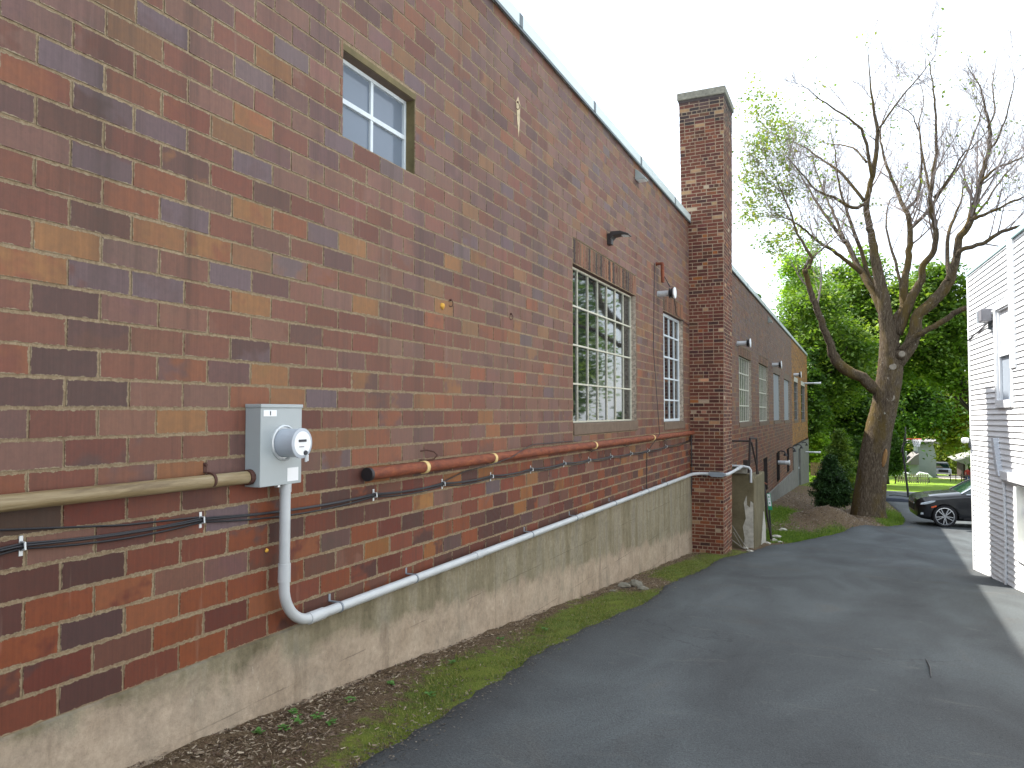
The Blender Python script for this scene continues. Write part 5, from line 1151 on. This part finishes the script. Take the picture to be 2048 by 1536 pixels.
LB([(1941,440),(1965,430),(1992,419),(2026,402),(2062,392)],[4,3.6,3,2.4,1.4],(-1.4,-3))
LB([(1914,512),(1924,500),(1965,486),(2005,463),(2048,451),(2085,440)],[5.4,5.2,4.6,4,3,1.6],(-1,-2.5))
LB([(1960,365),(1990,338),(2030,322),(2075,300)],[3.6,3,2.4,1],(-1.4,.8))
LB([(1976,300),(1992,285),(2009,243),(2022,192),(2030,150)],[3,2.6,2,1.4,.6],(-1.5,-2.5))
LB([(1975,255),(1990,220),(1985,170),(1995,110)],[2.6,2,1.4,.5],(-1.5,0))
LB([(1898,560),(1894,486),(1904,446),(1921,405),(1925,360)],[5,4.4,3.6,2.6,1],(-1,1.6))
LB([(1932,455),(1975,400),(2010,350),(2055,300)],[3.4,2.6,2,1],(-1.4,2.5))
LB([(1800,700),(1827,676),(1850,663),(1887,642),(1913,624),(1936,615),(1975,600)],[6,6.5,6.5,6.3,6,5.5,4],(-.3,-1.6),0.)
LB([(1772,775),(1751,778),(1725,757),(1686,736),(1668,713),(1660,687),(1649,660),(1636,624),(1623,590),(1616,561),(1609,538)],[15,12.5,11,11,10,9,8,7.5,7,6.2,5.4],(0,-1.8),.4)
LB([(1609,538),(1618,522),(1652,491),(1680,468)],[3.6,3,1.8,.6],(-1.8,-1.2))
LB([(1611,545),(1623,517),(1596,469),(1579,419),(1560,375),(1545,340)],[4.4,3.8,3,2.2,1.4,.5],(-1.8,-3))
LB([(1775,620),(1740,560),(1728,520),(1700,440),(1680,380),(1672,320),(1660,255)],[7,6,5.2,4,3,2,.7],(.6,1.4))
LB([(1806,600),(1790,520),(1772,455),(1780,400),(1800,395)],[4,3.4,2.6,1.8,.7],(.3,3))
tro=trunk.build('trunk',M['bark'],mp,smooth=True,sharp=0)
# knobs and sawn stubs
for x,y,r,d in ((1781,737,10,-1),(1776,798,12,-1),(1777,760,9,-1),(1771,690,7,-1),(1774,632,6,-1),(1799,712,9,-1),(1836,668,6,-1)):
    c=ats(x,y,MS); n=Vector((.15,-1,.12)).normalized(); c=c+n*(.40 if y>705 else .25)
    MB().lathe(c-n*.18,n,[(0,r*K*1.25),(.12,r*K*1.1),(.17,r*K*.8),(.18,r*K*.7)],12).build('burl',M['bark'],mp,smooth=True,sharp=0)
    MB().lathe(c,n,[(0,r*K*.66),(.012,r*K*.55)],12).build('cut_face',M['cut'],mp)
c=ats(1765,915,MS)+Vector((.05,-.40,0)); bm=bmesh.new(); bmesh.ops.create_icosphere(bm,subdivisions=3,radius=1)
for v in bm.verts:
    k=1+.12*_mn.noise(v.co*2.3); v.co=Vector((v.co.x*.085*k+.06*v.co.z,v.co.y*.09,v.co.z*.33*k))+c
me=bpy.data.meshes.new('scar'); bm.to_mesh(me); bm.free(); link('bark_scar',me,simple('scar_wood',C(140,104,62,.9),.9,var=.45,scale=22,bump=.5,streak=True),mp,smooth=True,sharp=0)
tw=MB(); TIPS=[]
def grow(p,d,L_,r,lev):
    n=5 if lev<2 else 4; P=[p]; d=Vector(d).normalized(); q=Vector(p)
    for k in range(n):
        d=(d+Vector(rng.normal(size=3)*.12)+Vector((0,0,.08))).normalized(); q=q+d*(L_/n); P.append(q.copy())
    R=[max(.0042,r*(1-.85*k/n)) for k in range(n+1)]; tw.tube(P,R,4 if lev>0 else 5,False)
    TIPS.append((P[-1],lev)); TIPS.append((P[n//2],lev))
    if lev<2:
        for k in range(1,n+1):
            for _ in range((1 if rng.random()<.8 else 2) if lev==0 else (1 if rng.random()<.9 else 0)):
                a=Vector(rng.normal(size=3)); a=(a-d*a.dot(d)).normalized(); nd=(d+a*rng.uniform(.5,1.0)).normalized(); grow(P[k],nd,L_*rng.uniform(.4,.7),R[k]*.55,lev+1)
for P,R,twn in LIMBS:
    n=len(P); st=max(2,int(n*.35)) 
    for i in range(st,n):
        if R[i]>.11: continue
        if rng.random()<(.9 if P[i].x<-.9 else .6)*twn*(1 if P[i].x>-3.2 else .45) or (i==n-1 and twn):
            d=(P[min(i+1,n-1)]-P[i-1]).normalized(); a=Vector(rng.normal(size=3)); a=(a-d*a.dot(d)).normalized()
            if P[i].z>8.5 and rng.random()<.35: continue
            nd=(d*.8+a*rng.uniform(.5,.9)+Vector((0,0,.25 if P[i].z<8 else 0))).normalized(); grow(P[i],nd,rng.uniform(1.1,2.9)*(1 if P[i].z<8 else .5),max(.012,R[i]*.38),0)
tw.build('twigs',M['twig'],mp)
# leaves only on some of the twigs: the left side and the lower right
PX=[]
def px_of(v):
    ca,sa=math.cos(YAW),math.sin(YAW); a=v.x*ca+v.y*sa; f=-v.x*sa+v.y*ca
    return a,f
LP=[];LT=[]
sel=[]
for (t_,lev) in TIPS:
    left=t_.x<-1.6+.0 ; hgt=t_.z; pr=.0
    if t_.x<-.9 and 1.2<hgt<11.5: pr=1. if t_.x<-2.0 else .35
    elif t_.x>3.2 and hgt<7.5: pr=.16
    elif hgt<6: pr=.10
    else: pr=.008
    if rng.random()<pr: sel.append(t_)
cells={}; keep=[]
XL=ats(1512,400,MS).x
for t_ in sel:
    if t_.x<XL: continue
    k=(round(t_.x/.7),round(t_.z/.7))
    cells[k]=cells.get(k,0)+1
    if cells[k]<=(8 if t_.x<-2.0 else 3 if t_.x<-.9 else 1): keep.append(t_)
sel=keep
for t_ in sel:
    m=int(rng.integers(12,34)) if t_.x<-2.0 else int(rng.integers(5,14)); LP.append(np.array(t_)+rng.normal(size=(m,3))*np.array([.24,.24,.15])); LT.append(np.full(m,rng.random()*.6)+rng.random(m)*.4)
LP=np.concatenate(LP); LT=np.concatenate(LT)
quads('leaves',leaf_quads(LP,.062,rng,.5,.6),M['leaf_pale2'],mp,tint=LT)
print('tips',len(TIPS),'leaves',len(LP),'twig faces',len(tw.f))
